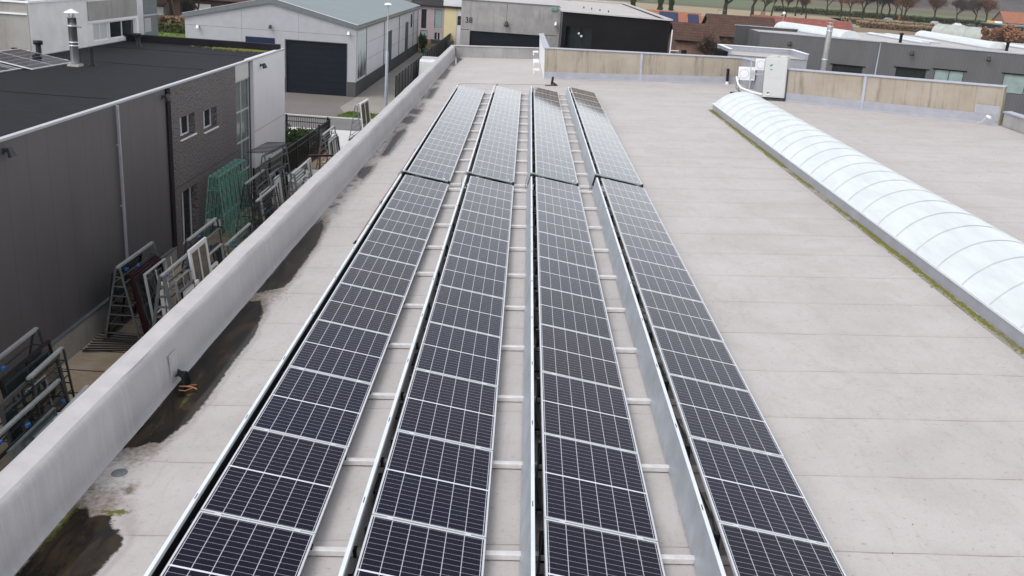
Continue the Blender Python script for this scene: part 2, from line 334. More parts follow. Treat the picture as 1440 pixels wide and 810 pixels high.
# ================================================================ ground and far land
def sheet(name,poly,z,material,kind='structure'):
    o=MB().quad(*[(x,y,z) for x,y in poly]).build(name,material); return tag(o,kind=kind)
sheet('ground',[(-2500,-300),(2500,-300),(2500,3000),(-2500,3000)],ZG-.02,M['terrain'])
sheet('yard',[(-8.75,-30),(-1.9,-30),(-1.9,30.5),(-8.75,30.5)],ZG,M['slabs'])
sheet('forecourt',[(-30,30.5),(-1.9,30.5),(4,36.9),(-30,36.9)],ZG,M['forecourt'])
sheet('street',[(-120,36.9),(60,36.9),(60,41.6),(-120,41.6)],ZG-.004,M['asphalt'])
sheet('driveway',[(-30,41.75),(-8.9,41.75),(-10.6,46.5),(-10.4,52.6),(-30,52.6)],ZG+.012,M['paver'])
sheet('path',[(-10.9,41.75),(-7.3,41.75),(-7.3,96),(-10.6,96),(-10.6,52.6),(-10.45,52.6),(-10.9,46)],ZG+.008,M['paverlight'])
o=MB().box(-30,41.6,ZG-.01,-1.5,41.75,ZG+.05).build('kerb',M['forecourt']); tag(o,kind='structure')
def grass_patch(name,poly,z,dens,label,h=.06):
    mb=MB(); xs=[p[0] for p in poly]; ys=[p[1] for p in poly]
    mb.add([(p[0],p[1],z) for p in poly],[tuple(range(len(poly)))])
    x0,x1,y0,y1=min(xs),max(xs),min(ys),max(ys)
    def ins(x,y):
        c=False
        for i in range(len(poly)):
            (xa,ya),(xb,yb)=poly[i],poly[i-1]
            if (ya>y)!=(yb>y) and x<(xb-xa)*(y-ya)/(yb-ya)+xa: c=not c
        return c
    for _ in range(dens):
        x=random.uniform(x0,x1); y=random.uniform(y0,y1)
        if not ins(x,y): continue
        a=random.uniform(0,PI); w_=h*.8; hh=h*random.uniform(.5,1.4); dx,dy=math.cos(a)*w_,math.sin(a)*w_
        mb.add([(x-dx,y-dy,z),(x+dx,y+dy,z),(x+random.uniform(-.03,.03),y+random.uniform(-.03,.03),z+hh)],[(0,1,2)])
    o=mb.build(name,M['grass'],recalc=False); return tag(o,label,'grass',kind='stuff')
grass_patch('grass_verge',[(-10.05,42.3),(-6.3,42.3),(-6.3,44.3),(-9.55,44.9)],ZG+.02,2500,'green grass verge between street and paved path')
grass_patch('lawn',[(-75,66),(-24.2,66),(-24.2,100),(-75,102)],ZG+.0,9000,'green lawn behind the pale grey gabled hall',.12)
# field strips towards the far road (each a sheet of its own, a few mm up)
def strip(name,px,z,m_): sheet(name,px,ZG+z,m_)
strip('field',[(25,215),(190,215),(260,300),(40,300)],.004,M['fieldbrown'])
strip('field',[(20,300),(115,300),(150,400),(20,430)],.008,M['fieldtan'])
strip('field',[(118,330),(330,330),(420,395),(130,395)],.008,M['fieldbrown'])
strip('field',[(60,455),(460,430),(600,620),(60,700)],.004,M['fieldgreen'])
strip('field',[(-60,330),(18,330),(20,480),(-60,480)],.008,M['fieldgreen'])
sheet('road',[(-200,436),(135,406),(420,398),(420,406),(135,414),(-200,446)],ZG+.02,M['asphalt'])
def hills():
    mb=MB(); nx,ny=60,14; vs=[]
    for j in range(ny):
        for i in range(nx):
            x=-2400+4800*i/(nx-1); t=j/(ny-1); y=1000+t*1500
            h=80*math.sin(t*PI/1.6)*(1+.35*math.sin(x*.004+1)+.2*math.sin(x*.011+j))+random.uniform(0,5)
            vs.append((x,y,ZG-1+max(0,h)*(1 if j else 0)))
    mb.add(vs,[(j*nx+i,j*nx+i+1,(j+1)*nx+i+1,(j+1)*nx+i) for j in range(ny-1) for i in range(nx-1)],True)
    return tag(mb.build('hills',M['hills']),kind='structure')
hills()
# ================================================================ our warehouse
OUT=[(-1.97,-30),(-1.97,39.35),(4.05,38.95),(4.2,27.05),(14.3,26.1),(15.0,19.25),(21.6,13.2),(21.5,-30)]
wh=thing('warehouse','large flat-roofed warehouse with light membrane roof under the solar rows','building')
ROOF=[(-.5,-30),(-.5,39.2),(3.9,38.7),(4.0,26.95),(14.0,26.0),(14.7,19.2),(21.3,13.05),(21.3,-30)]
mb=MB().quad(*[(x,y,0) for x,y in ROOF]); o=mb.build('roof',M['roof'],wh); o.rotation_euler=(0,-AL,0)
b=MB(); n=len(OUT)
vs=[(x*math.cos(AL) ,y,ZG-.1) for x,y in OUT]+[MW(x*.998,y,-.03) for x,y in OUT]
b.add(vs,[tuple(range(n,2*n))]+[(i,(i+1)%n,n+(i+1)%n,n+i) for i in range(n)]); b.build('wall',M['farconc'],wh)
# gutter strip with puddles and stains as a painted colour attribute on its own fine mesh
PUD=[([(-1.61,-17.4),(-1.59,-15.81),(-1.57,-15.27),(-1.33,-15.43),(-1.13,-15.50),(-.94,-15.72),(-.80,-16.05),(-.84,-16.3),(-.9,-17.4)],1),
([(-1.61,-14.05),(-1.60,-13.27),(-1.62,-11.6),(-1.62,-10.08),(-1.60,-9.2),(-1.6,-8.75),(-1.39,-8.75),(-1.25,-9.15),(-1.10,-10.0),(-1.04,-10.6),(-1.06,-11.33),(-1.03,-12.9),(-1.05,-13.3),(-1.2,-13.9)],1),
([(-1.6,-8.3),(-1.6,-7.65),(-1.6,-6.6),(-1.62,-5.3),(-1.62,-4.05),(-1.50,-3.16),(-1.36,-3.65),(-1.2,-4.93),(-1.15,-6.27),(-1.12,-7.6),(-1.2,-8.1)],1),
([(-1.66,2.22),(-1.61,2.72),(-1.30,3.1),(-1.25,2.12),(-1.3,1.2),(-1.5,1.3)],.75),
([(-1.34,4.6),(-1.42,7.4),(-1.45,8.9),(-1.25,9.9),(-1.12,9.2),(-1.05,7.19),(-1.1,4.7)],1),
([(-1.56,11.33),(-1.62,12.3),(-1.46,12.82),(-1.09,12.61),(-1.07,11.15),(-1.29,10.89)],.9),
([(-1.6,13.58),(-1.56,14.68),(-1.12,14.73),(-1.08,13.12)],.9),
([(-1.36,18.16),(-1.5,21.4),(-1.22,22.3),(-1.12,18.19)],1),
([(-1.56,26.09),(-1.6,31.3),(-1.33,30.41),(-1.26,26.14)],1),
([(-1.6,33.42),(-1.6,39.2),(-1.1,37.65),(-1.28,32.84)],.85)]
def sdf(px,py,poly):
    P=np.array(poly); d=np.full(px.shape,1e9); ins=np.zeros(px.shape,bool)
    for i in range(len(P)):
        a=P[i-1]; bb=P[i]; e=bb-a; wx=px-a[0]; wy=py-a[1]; t=np.clip((wx*e[0]+wy*e[1])/(e@e),0,1)
        d=np.minimum(d,np.hypot(wx-e[0]*t,wy-e[1]*t))
        if e[1]!=0: ins^=((a[1]>py)!=(bb[1]>py))&(px<e[0]*(py-a[1])/e[1]+a[0])
    return np.where(ins,-d,d)
def vnoise(x,y,seed):
    rs=np.random.RandomState(seed); G=rs.rand(256,256); xi=np.floor(x).astype(int); yi=np.floor(y).astype(int); fx=x-xi; fy=y-yi
    fx=fx*fx*(3-2*fx); fy=fy*fy*(3-2*fy); g=lambda a,b_:G[a%256,b_%256]
    return (g(xi,yi)*(1-fx)+g(xi+1,yi)*fx)*(1-fy)+(g(xi,yi+1)*(1-fx)+g(xi+1,yi+1)*fx)*fy
xs=np.linspace(-1.64,-.5,50); ys=np.concatenate([np.arange(-20,0,.028),np.arange(0,12,.06),np.arange(12,39.25,.12)])
GX,GY=np.meshgrid(xs,ys); 
nn=sum(vnoise(GX*f*6+3,GY*f*3+9,s)/2**i for i,(f,s) in enumerate(((1,1),(2.1,2),(4.3,3),(8.7,4))))/1.875-.5
wet=np.zeros(GX.shape); dirt=np.zeros(GX.shape); halo=np.zeros(GX.shape)
for poly,amp in PUD:
    s_=sdf(GX+nn*.06,GY+nn*.30,poly)
    wet=np.maximum(wet,amp*np.clip(.5-s_/.075,0,1)); 
    P3=[(a,b_*.22) for a,b_ in poly]; s3=sdf(GX+nn*.10,GY*.22+nn*.10,P3); dirt=np.maximum(dirt,amp*.8*np.clip(1-s3/.17,0,1)*np.clip((-1.0-GX)/.25,.0,1)); halo=np.maximum(halo,amp*np.clip(1-np.abs(s3-.05)/.06,0,1)*(GX>-1.35))
edge=np.clip(1.25-(GX+1.62)/.42,0,1)*np.clip(nn*3.6+.22,0,1)*.85
dirt=np.maximum(dirt,edge)
for cx,cy,rx,ry in ((-1.15,-14.95,.14,.16),(-1.48,-15.15,.07,.35),(-1.4,-14.3,.2,.25),(-1.2,-8.45,.22,.5),(-1.4,-2.6,.2,.6),(-1.4,2.2,.28,1.0),(-1.35,10.3,.2,.7),(-1.3,16,.2,1.2),(-1.35,24.2,.2,1.2)):
    q=((GX-cx)/rx)**2+((GY-cy)/ry)**2; dirt=np.maximum(dirt,.62*np.exp(-q)*(1+nn*2.5))
moss=np.exp(-(((GX+1.12)/.17)**2+((GY+15.42)/.06)**2))*.95
moss=np.maximum(moss,np.exp(-(((GX+1.57)/.05)**2+((GY+15.6)/.5)**2))*.7); moss=np.maximum(moss,np.exp(-(((GX+1.32)/.05)**2+((GY+12.7)/.35)**2))*.45)
vs=np.stack([GX.ravel(),GY.ravel(),np.zeros(GX.size)],1); nx=len(xs); ny=len(ys)
idx=np.arange(nx*ny).reshape(ny,nx); fs=np.stack([idx[:-1,:-1],idx[:-1,1:],idx[1:,1:],idx[1:,:-1]],-1).reshape(-1,4)
me=bpy.data.meshes.new('gutter_strip'); me.from_pydata(vs.tolist(),[],fs.tolist()); me.materials.append(M['roof'])
ca=me.color_attributes.new('wet','FLOAT_COLOR','POINT'); ca.data.foreach_set('color',np.stack([wet.ravel(),np.clip(dirt,0,1).ravel(),moss.ravel(),1-halo.ravel()*.8],1).astype(np.float32).ravel())
o=bpy.data.objects.new('gutter_strip',me); COL.objects.link(o); o.parent=wh; o.rotation_euler=(0,-AL,0); o['label']='low wet strip of roof with dark puddles along the left parapet'
def rpart(name,mb,m_,par=wh,bevel=0,label=None):
    o=mb.build(name,m_,par,bevel=bevel); o.rotation_euler=(0,-AL,0)
    if label: o['label']=label
    return o
# left parapet, slightly wavy coated profile
mb=MB(); prof=[(-1.595,.004),(-1.618,.030),(-1.637,.12),(-1.655,.60),(-1.665,.66),(-1.70,.700),(-1.90,.735),(-1.97,.72),(-1.985,.66),(-1.985,-.4)]
yy=np.arange(-22,39.0,.25); vs=[];
for y in yy:
    for i,(x,z) in enumerate(prof):
        wv=.010*math.sin(y*1.3+z*4)+.007*math.sin(y*3.7+1+z*3)
        vs.append((x+(wv if 1<i<6 else wv*.3),y,z+(.004*math.sin(y*2.1) if i>3 and i<9 else 0)))
k=len(prof); mb.add(vs,[(j*k+i,j*k+i+1,(j+1)*k+i+1,(j+1)*k+i) for j in range(len(yy)-1) for i in range(k-1)],True)
mb.quad(*[vs[(len(yy)-1)*k+i] for i in range(k)])
rpart('parapet_wall',mb,M['parapet'],label='long light grey painted parapet on the left roof edge')
# top coating strip of the parapet, a few mm proud
mb=MB(); vs=[]
for y in yy:
    for x,z in ((-1.712,.7055),(-1.90,.7405)): vs.append((x+.003*math.sin(y*3.7),y,z+.004*math.sin(y*2.1)))
mb.add(vs,[(j*2,j*2+1,(j+1)*2+1,(j+1)*2) for j in range(len(yy)-1)],True); rpart('parapet_capping',mb,M['parapettop'])
# far concrete parapet
rpart('parapet_wall',MB().prism([(-1.6,39.0),(-1.6,39.3),(3.95,38.85),(3.9,38.55)],0,(.70,.70,.66,.66)),M['farconc'],bevel=.01,label='grey concrete parapet closing the far end of the roof')
rpart('coping',MB().prism([(-1.95,38.97),(-1.95,39.34),(3.96,38.9),(3.9,38.5)],(.702,.702,.662,.662),(.745,.745,.70,.70)),M['parapettop'])
def wallrun(a,b,h0,h1,band=.36,th=.22,joints=(),side=1,bandm=None,facem=None):
    ax,ay=a; bx,by=b; L=math.hypot(bx-ax,by-ay); d=((bx-ax)/L,(by-ay)/L); nrm=(-d[1]*side,d[0]*side)   # away from the roof
    pt=lambda s,o_:(ax+d[0]*s+nrm[0]*o_,ay+d[1]*s+nrm[1]*o_)
    poly=[pt(0,0),pt(L,0),pt(L,th),pt(0,th)]
    w_=rpart('parapet_wall',MB().prism(poly,0,(h0,h1,h1,h0)),facem or M['beige'])
    if band:
        poly=[pt(0.0,-.025),pt(L,-.025),pt(L,-.002),pt(0.0,-.002)]
        o=MB().prism(poly,.004,band).build('flashing',bandm or M['flash'],w_)
        o=MB().prism([pt(0,-.10),pt(L,-.10),pt(L,-.026),pt(0,-.026)],.004,(.006,.006,.05,.05)).build('flashing',bandm or M['flash'],w_)
    o=MB().prism([pt(-.03,-.05),pt(L+.03,-.05),pt(L+.03,th+.04),pt(-.03,th+.04)],(h0+.002,h1+.002,h1+.002,h0+.002),(h0+.055,h1+.055,h1+.065,h0+.065)).build('coping',M['coping'],w_,bevel=.008)
    for s in joints:
        hh=h0+(h1-h0)*s/L
        MB().prism([pt(s-.06,-.035),pt(s+.06,-.035),pt(s+.06,-.003),pt(s-.06,-.003)],.02,hh-.002).build('joint_cover',M['coping'],w_)
    return w_,pt
wa,pta=wallrun((3.94,26.93),(14.0,25.98),1.55,1.28,.36,joints=(5.05,))
wa['label']='tan stained parapet beyond the far ends of the panels'
wb,ptb=wallrun((14.72,19.25),(21.35,13.08),1.38,1.43,.38,joints=(3.55,))
wb['label']='tan stained parapet running from the air conditioners to the right corner'
MB().prism([ptb(8.1,-.04),ptb(9.0,-.04),ptb(9.0,-.028),ptb(8.1,-.028)],.37,.72).build('corner_flashing',M['flash'],wb)
for a_,s0 in ((wb,4.7),(wb,5.15),(wb,5.5),(wa,3.2),(wa,7.1)):
    pass
MB().prism([ptb(9.0,-.04),ptb(9.06,-.04),ptb(9.06,.24),ptb(9.0,.24)],.0,1.42).build('end_cover',M['beige'],wb)
w3,_=wallrun((14.0,25.98),(14.72,19.25),1.28,1.38,0,facem=M['flash']); w3['label']='grey metal-clad parapet return behind the air conditioners'
w4,_=wallrun((3.78,38.5),(3.94,26.93),1.55,1.55,0,facem=M['white']); w4['label']='pale parapet return running back from the tan wall end'
w5,_=wallrun((21.33,12.75),(21.3,-30),.52,.52,0,facem=M['farconc']); w5['label']='low grey concrete parapet at the right roof edge'
# ================================================================ solar array
P=1.6813; PW,PH=1.142,1.755; TILT=.2132; ZH=.1584+PW*math.sin(TILT); ZL=.1584; PITCH=1.775; GAP=.4125
rownm=['leftmost row','second row from left','third row from left','rightmost row']
pan=thing('solar_panel','x','solar panel',group='roof solar panels')
fr=MB(); h=.035; t=.019
fr.box(0,0,-h,t,PH,0); fr.box(PW-t,0,-h,PW,PH,0); fr.box(t,0,-h,PW-t,t,0); fr.box(t,PH-t,-h,PW-t,PH,0)
fro=fr.build('frame',M['alu'],pan)
glo=MB().box(t-.001,t-.001,-.008,PW-t+.001,PH-t+.001,-.0025).build('glass',M['cells'],pan)
cl=MB().box(.15,PH+.001,-.03,.21,PH+.019,.004); cl.box(PW-.21,PH+.001,-.03,PW-.15,PH+.019,.004); clo=cl.build('clamp',M['alu'],pan)
kids=[(fro,[]),(glo,[]),(clo,[])]
first=True
for j in range(4):
    for sec in (0,1):
        for k_ in range(10 if sec==0 else 11):
            y0=-(k_+1)*PITCH+.01 if sec==0 else GAP+.01+k_*PITCH
            jit=random.uniform(-.0025,.0025)
            mt=MR@Matrix.Translation((j*P,y0,ZH+random.uniform(-.002,.002)))@Matrix.Rotation(TILT+jit,4,'Y')@Matrix.Rotation(random.uniform(-.0018,.0018),4,'X')
            if sec==0: lab=f'dark solar panel, {ORD[k_]} nearer than the cable channel, {rownm[j]}'
            else: lab=f'pale reflecting solar panel, {ORD[k_]} beyond the cable channel, {rownm[j]}'
            if first: pan.matrix_world=mt; pan['label']=lab; first=False
            else: copy_thing(pan,kids,mt,lab,'roof solar panels')
# wind deflectors, one per row and section
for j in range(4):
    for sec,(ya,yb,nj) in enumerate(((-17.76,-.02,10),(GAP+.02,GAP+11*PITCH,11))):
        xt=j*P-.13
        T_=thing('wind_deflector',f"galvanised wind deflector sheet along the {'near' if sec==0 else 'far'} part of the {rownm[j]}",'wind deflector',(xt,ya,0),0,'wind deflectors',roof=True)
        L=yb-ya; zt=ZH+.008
        sh=MB()
        sh.add([(-.105,0,.03),(-.105,L,.03),(-.004,L,zt),(-.004,0,zt),(-.102,0,.03),(-.102,L,.03),(0,L,zt-.003),(0,0,zt-.003)],[(0,1,2,3),(7,6,5,4),(0,4,5,1),(0,3,7,4),(1,5,6,2)])
        sh.build('sheet',M['galv'],T_)
        fl=MB().box(-.003,0,zt-.002,.036,L,zt+.004); fl.box(.032,0,zt-.04,.036,L,zt-.003); fl.build('flange',M['galvlight'],T_)
        if j==0: MB().box(.002,.02,.13,.115,L-.02,.155).box(.001,.02,.155,.006,L-.02,zt-.045).build('black_gap_tray',M['blackplastic'],T_)  # black tray and inner sheet added to darken the gap in place of shade
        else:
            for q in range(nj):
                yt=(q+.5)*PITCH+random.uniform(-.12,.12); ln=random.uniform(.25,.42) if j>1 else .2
                MB().box(.010,yt-ln,.15,.115,yt+ln,.18).build('black_gap_tray',M['blackplastic'],T_)
        for q in range(nj):
            yq=L-(q+.86)*PITCH if sec==0 else (q+.14)*PITCH
            MB().box(.012,yq-.05,zt+.0045,.020,yq+.05,zt+.0065).build('slot',M['dark'],T_)
# cross rails resting on the roof
ry=[('near',-k_*PITCH-(.12 if k_ else .10)) for k_ in range(11)]+[('far',GAP+.10+k_*PITCH-(.18 if k_ else 0)) for k_ in range(12)]
for sec in ('near','far'):
    lst=[y for s_,y in ry if s_==sec]
    for i,y in enumerate(lst):
        T_=thing('mounting_rail',f"aluminium cross rail under all four rows, {ORD[i]} {'nearer than' if sec=='near' else 'beyond'} the cable channel",'rail',(0,y,0),0,'cross rails between the rows',roof=True)
        MB().box(-.10,-.036,.012,3*P+PW+.02,.036,.075).build('beam',M['rail'],T_,bevel=.006)
        for j in range(4):
            x=j*P
            MB().box(x-.05,-.03,.076,x+.0,.03,ZH-.05).box(x-.05,-.05,.0,x+.05,.05,.01).build('rear_support',M['blackplastic'],T_)
            MB().box(x+PW-.08,-.03,.076,x+PW-.03,.03,ZL-.05).build('front_support',M['blackplastic'],T_)
            MB().box(x-.17,-.045,.008,x-.135,.045,.085).build('end_cap',M['blackplastic'],T_) if j else None
# ballast blocks seen through the slots of the two right rows
i=0
for j in (2,3):
    for k_ in range(0,10):
        for q in (0,1,2) if j==3 else (1,):
            y=-(k_+1)*PITCH+.42+q*.36+random.uniform(-.03,.03)
            o=MB().box(-.08,-.10,0,.30,.10,.11).build('ballast_block',M['concblock'],bevel=.006)
            place_roof(o,(j*P+.02,y,.002),random.uniform(-.03,.03))
            tag(o,f'concrete ballast block under the {rownm[j]}, seen through the gap behind the deflector','ballast block','ballast blocks under the solar panels')
# black cables sagging in the gap
for j in range(4):
    for sec,(n0,y00,sg) in enumerate(((10,0,-1),(11,GAP,1))):
        pts=[]; 
        for k_ in range(n0*8+1):
            y=y00+sg*k_*PITCH/8; ph=k_%8
            pts.append((j*P-.035+.03*math.sin(ph*PI/4+j),y,ZH-.07-.09*abs(math.sin(ph*PI/8))+random.uniform(-.01,.01)))
        o=MB().path(pts,.011,5).build('cable',M['blackplastic']); place_roof(o)
        tag(o,f"black cable looping under the high edge, {'near' if sec==0 else 'far'} part of {rownm[j]}",'cable','panel cables')
# cable channel bridging each row at the gap
for j in range(4):
    x=j*P; T_=thing('cable_channel',f'grey metal cable channel lying across the gap in the {rownm[j]}','cable channel',(x,GAP-.13,0),0,'cable channels across the rows',roof=True)
    f_=lambda s: (s*math.cos(TILT),ZH-s*math.sin(TILT))
    pr=[(-.27,.01),(-.25,.25),(-.21,.38),(-.14,.435),(0.0,.425)]+[(f_(s)[0],f_(s)[1]+.012) for s in (.15,.6,1.0,1.10)]
    mb=MB()
    for a,b_ in zip(pr,pr[1:]): mb.bar((a[0],0,a[1]),(b_[0],0,b_[1]),.05,.022)
    mb.build('channel',M['teelgrey'],T_)
    MB().box(1.07,-.04,ZL-.06,1.12,.04,ZL+.03).build('end_box',M['blackplastic'],T_)
    MB().box(.95,-.03,ZL+.075,.99,.03,ZL+.10).build('clip',M['alu'],T_)
# lightning conductor with its holders
T_=thing('lightning_conductor','thin reddish conductor wire running round the left and far side of the rows','conductor wire',roof=True)
MB().path([(-.40,-5.1,.05),(-.40,-1.5,.055),(-.39,2.2,.05),(-.37,8.5,.055),(-.36,16,.05),(-.36,22.9,.06),(-.15,23.6,.06),(1.57,23.6,.06),(3.0,23.6,.055),(4.3,23.7,.06)],.011,6).build('wire',M['wirered'],T_)
for x,y in [(-.40,-5.1),(-.40,-1.5),(-.39,2.2),(-.38,5.6),(-.37,9.3),(-.36,13),(-.36,17),(-.36,20.4),(1.57,23.6)]:
    MB().box(x-.05,y-.05,0,x+.05,y+.05,.02).box(x-.02,y-.02,.02,x+.02,y+.02,.06).build('holder',M['blackplastic'],T_)
T_=thing('roof_vent','small dark tilted pipe vent on a flat base beyond the third row','vent',(4.3,23.8,0),0,roof=True)
MB().box(-.35,-.12,.002,.25,.12,.03).build('base',M['darksteel'],T_); MB().tube((-.02,.1,.02),(.04,.15,.42),.06,n=12).build('pipe',M['blackplastic'],T_)
MB().prism([(.06,-.1),(.28,-.1),(.28,.1),(.06,.1)],.03,(.06,.03,.03,.18)).build('wedge',M['blackplastic'],T_)
# near-left details: drain, scupper with twigs
o=MB().lathe([(0,.006),(.055,.008),(.085,.004),(.088,0)],24).build('roof_drain',M['greysteel']); place_roof(o,(-1.40,-14.62,.006)); tag(o,'small round metal drain cover in the stained strip by the left parapet','drain')
T_=thing('overflow_grate','black leaf guard over an overflow at the foot of the left parapet','leaf guard',(-1.60,-12.2,0),0,roof=True)
mb=MB()
for q in range(7):
    a=-.9+q*.3; mb.path([(.02,.10*math.sin(a)*.6,.22-.02*abs(q-3)),(.10,.13*math.sin(a),.14),(.13,.16*math.sin(a),.01)],.010,5)
mb.tube((.02,-.09,.15),(.02,.09,.15),.012,n=6); mb.build('guard',M['blackplastic'],T_)
MB().box(-.040,-.13,.05,-.022,.13,.46).build('patch',M['parapettop'],T_)
o=MB().path([(0,0,.03),(.10,-.03,.045),(.19,-.02,.03),(.26,-.07,.025)],.009,5).path([(.10,-.03,.045),(.15,.05,.03),(.20,.09,.02)],.006,5).path([(.02,-.1,.02),(.12,-.12,.02),(.2,-.03,.03)],.006,5).build('twig',M['twigred']); place_roof(o,(-1.52,-12.35,.0)); tag(o,'orange brown dead twig caught at the overflow in the big puddle','twig')
# white brackets on the wall return
for i,(y,z) in enumerate(((28.7,.30),(29.8,.62),(34.0,.35),(36.5,.62))):
    o=MB().box(-.34,-.08,-.05,0,.08,.05).tube((-.30,0,-.05),(-.30,0,-.22),.03,n=8).build('wall_bracket',M['white'],bevel=.006); place_roof(o,(3.70,y,z))
    tag(o,f"white bracket sticking out of the pale parapet return, {['nearest and lowest','second from the near end','third from the near end','farthest'][i]}",'bracket','white brackets on the parapet return')
# debris on the right roof
mb=MB()
for _ in range(150):
    x=random.uniform(13.6,20.5); y=random.uniform(-8,18); 
    if x+y*.0>21-(max(0,y-13)): continue
    s=random.uniform(.012,.04); a=random.uniform(0,6.28); mb.add([(x,y,.012),(x+s*math.cos(a),y+s*math.sin(a),.02),(x+s*math.cos(a+1.5),y+s*math.sin(a+1.5),.006)],[(0,1,2)])
for _ in range(60):
    x=random.uniform(6.6,10.4); y=random.uniform(-16,20); s=random.uniform(.008,.022); a=random.uniform(0,6.28)
    mb.add([(x,y,.010),(x+s*math.cos(a),y+s*math.sin(a),.014),(x+s*math.cos(a+1.5),y+s*math.sin(a+1.5),.006)],[(0,1,2)])
for _ in range(260):
    x=random.triangular(-1.6,-.6,-1.55); y=random.uniform(-17,30); s=random.uniform(.006,.02); a=random.uniform(0,6.28)
    mb.add([(x,y,.010),(x+s*math.cos(a),y+s*math.sin(a),.014),(x+s*math.cos(a+1.5),y+s*math.sin(a+1.5),.006)],[(0,1,2)])
o=place_roof(mb.build('leaf_litter',M['bark'],recalc=False)); tag(o,'tiny dark leaf scraps scattered on the membrane','leaf litter',kind='stuff')
# ================================================================ barrel skylight
X0,W_=10.85,2.2; YA,YB=-22.0,16.1; rise=.54; Rr=(1.1**2+rise**2)/(2*rise); zc=.27+rise-Rr; xc=X0+W_/2
def arc(n,r=Rr,ex=0):
    a0=math.acos(1.1/Rr); return [(xc+r*math.cos(PI-a0-(PI-2*a0)*i/n),zc+r*math.sin(PI-a0-(PI-2*a0)*i/n)) for i in range(n+1)]
T_=thing('roof_skylight','long white translucent barrel skylight on the right of the roof','skylight',(0,0,0),0,roof=True)
cb=MB().box(X0,YA,0,X0+.05,YB,.235).box(X0+W_-.05,YA,0,X0+W_,YB,.235).box(X0+.05,YB-.05,0,X0+W_-.05,YB,.235).box(X0+.05,YA,0,X0+W_-.05,YA+.05,.235); cb.build('curb',M['flash'],T_)
ed=MB().box(X0-.035,YA-.03,.237,X0+.06,YB+.03,.275).box(X0+W_-.06,YA-.03,.237,X0+W_+.035,YB+.03,.275).box(X0+.06,YB-.06,.237,X0+W_-.06,YB+.03,.275); ed.build('edge_trim',M['galvlight'],T_)
n=28; A=arc(n); vs=[]; ysk=[YA]+list(np.arange(-21.6,YB-.45,.35))+[YB-.40,YB-.2,YB-.08,YB]
for y in ysk:
    e=max(0,(y-(YB-.45))/.45); f_=math.sqrt(max(0,1-e*e*.92))
    for x,z in A: vs.append((xc+(x-xc)*(1 if e<=0 else (1-.03*e)),y,.275+(z-.27)*f_))
mb=MB().add(vs,[(j*(n+1)+i,j*(n+1)+i+1,(j+1)*(n+1)+i+1,(j+1)*(n+1)+i) for j in range(len(ysk)-1) for i in range(n)],True)
mb.add([vs[(len(ysk)-1)*(n+1)+i] for i in range(n+1)],[tuple(range(n+1))]); mb.build('vault',M['opal'],T_,recalc=True)
jm=mat('skylight_joint',(.49,.52,.52),.5)
for q in range(36):
    y=YB-.75-q*1.06
    if y<YA: break
    mb=MB(); B=arc(n,Rr+.006)
    vs=[(x,y+d_,z+.006) for d_ in (-.022,.022) for x,z in B]
    mb.add(vs,[(i,i+1,n+2+i,n+1+i) for i in range(n)],True); mb.build('joint_strip',jm,T_)
# moss line beside the curb
mb=MB()
for _ in range(9000):
    y=random.uniform(-17,15.9); den=vnoise(np.array([y*.9+40]),np.array([3.3]),5)[0]
    if random.random()>den*1.5-.2: continue
    x=X0-.05-abs(random.gauss(0,.05)); s=random.uniform(.012,.034); h=s*random.uniform(.5,1.2)
    a=[random.uniform(0,6.28) for _ in range(3)]
    mb.add([(x-s,y,0),(x,y-s,0),(x+s*.8,y,0),(x,y+s,0),(x,y,h)],[(0,1,4),(1,2,4),(2,3,4),(3,0,4)])
o=place_roof(mb.build('moss',M['moss'],recalc=False),(0,0,.006)); tag(o,'olive green moss growing along the foot of the skylight','moss',kind='stuff')
o=MB().box(X0-.20,YA,.002,X0-.001,YB,.007).build('roof_strip',M['concblock']) ; place_roof(o); tag(o,'dirty flat strip along the foot of the skylight','roof strip')
o.data.materials[0]=mat('dirty_strip',(.20,.18,.13),.9,0,.5,3,.3,30,(1,.3,1),col2=(.40,.365,.33))
# ================================================================ air-conditioning units
T_=thing('condenser_unit','tall light grey rooftop condenser cabinet with side grille beside the tan wall','air conditioner',(13.70,19.60,0),R(-24),roof=True)
MB().box(0.02,-.02,.14,1.0,.70,1.86).build('cabinet',M['acbox'],T_,bevel=.012)
MB().box(.20,-.032,.19,.98,-.021,1.0).box(.20,-.032,1.01,.98,-.021,1.82).build('front_panel',M['acbox'],T_,bevel=.003)
mb=MB()
for q in range(24): mb.box(-.004,.02,.2+q*.065,.012,.66,.235+q*.065)
mb.build('grille',M['dark'],T_)
MB().box(.05,.04,1.862,.97,.66,1.90).lathe([(.26,1.90),(.27,1.95),(.25,1.95),(.24,1.90)],20,(.30,.35,0)).lathe([(.2,1.90),(.21,1.95),(.19,1.95),(.18,1.90)],20,(.75,.35,0)).build('top_fan_guard',M['acbox'],T_)
MB().box(0,-.05,0,1.02,.02,.10).box(0,.62,0,1.02,.72,.10).box(.0,.02,.04,.05,.62,.10).build('stand',M['darksteel'],T_)
MB().box(.22,-.036,.24,.33,-.033,.36).build('cable_entry',M['dark'],T_)
MB().add([(.25,-.0345,1.50),(.30,-.0345,1.50),(.40,-.0345,1.60),(.25,-.0345,1.58)],[(0,1,2,3)]).build('maker_mark',M['teal'],T_)
MB().box(.26,-.0345,1.34,.38,-.0335,1.37).build('maker_mark',M['darksteel'],T_)
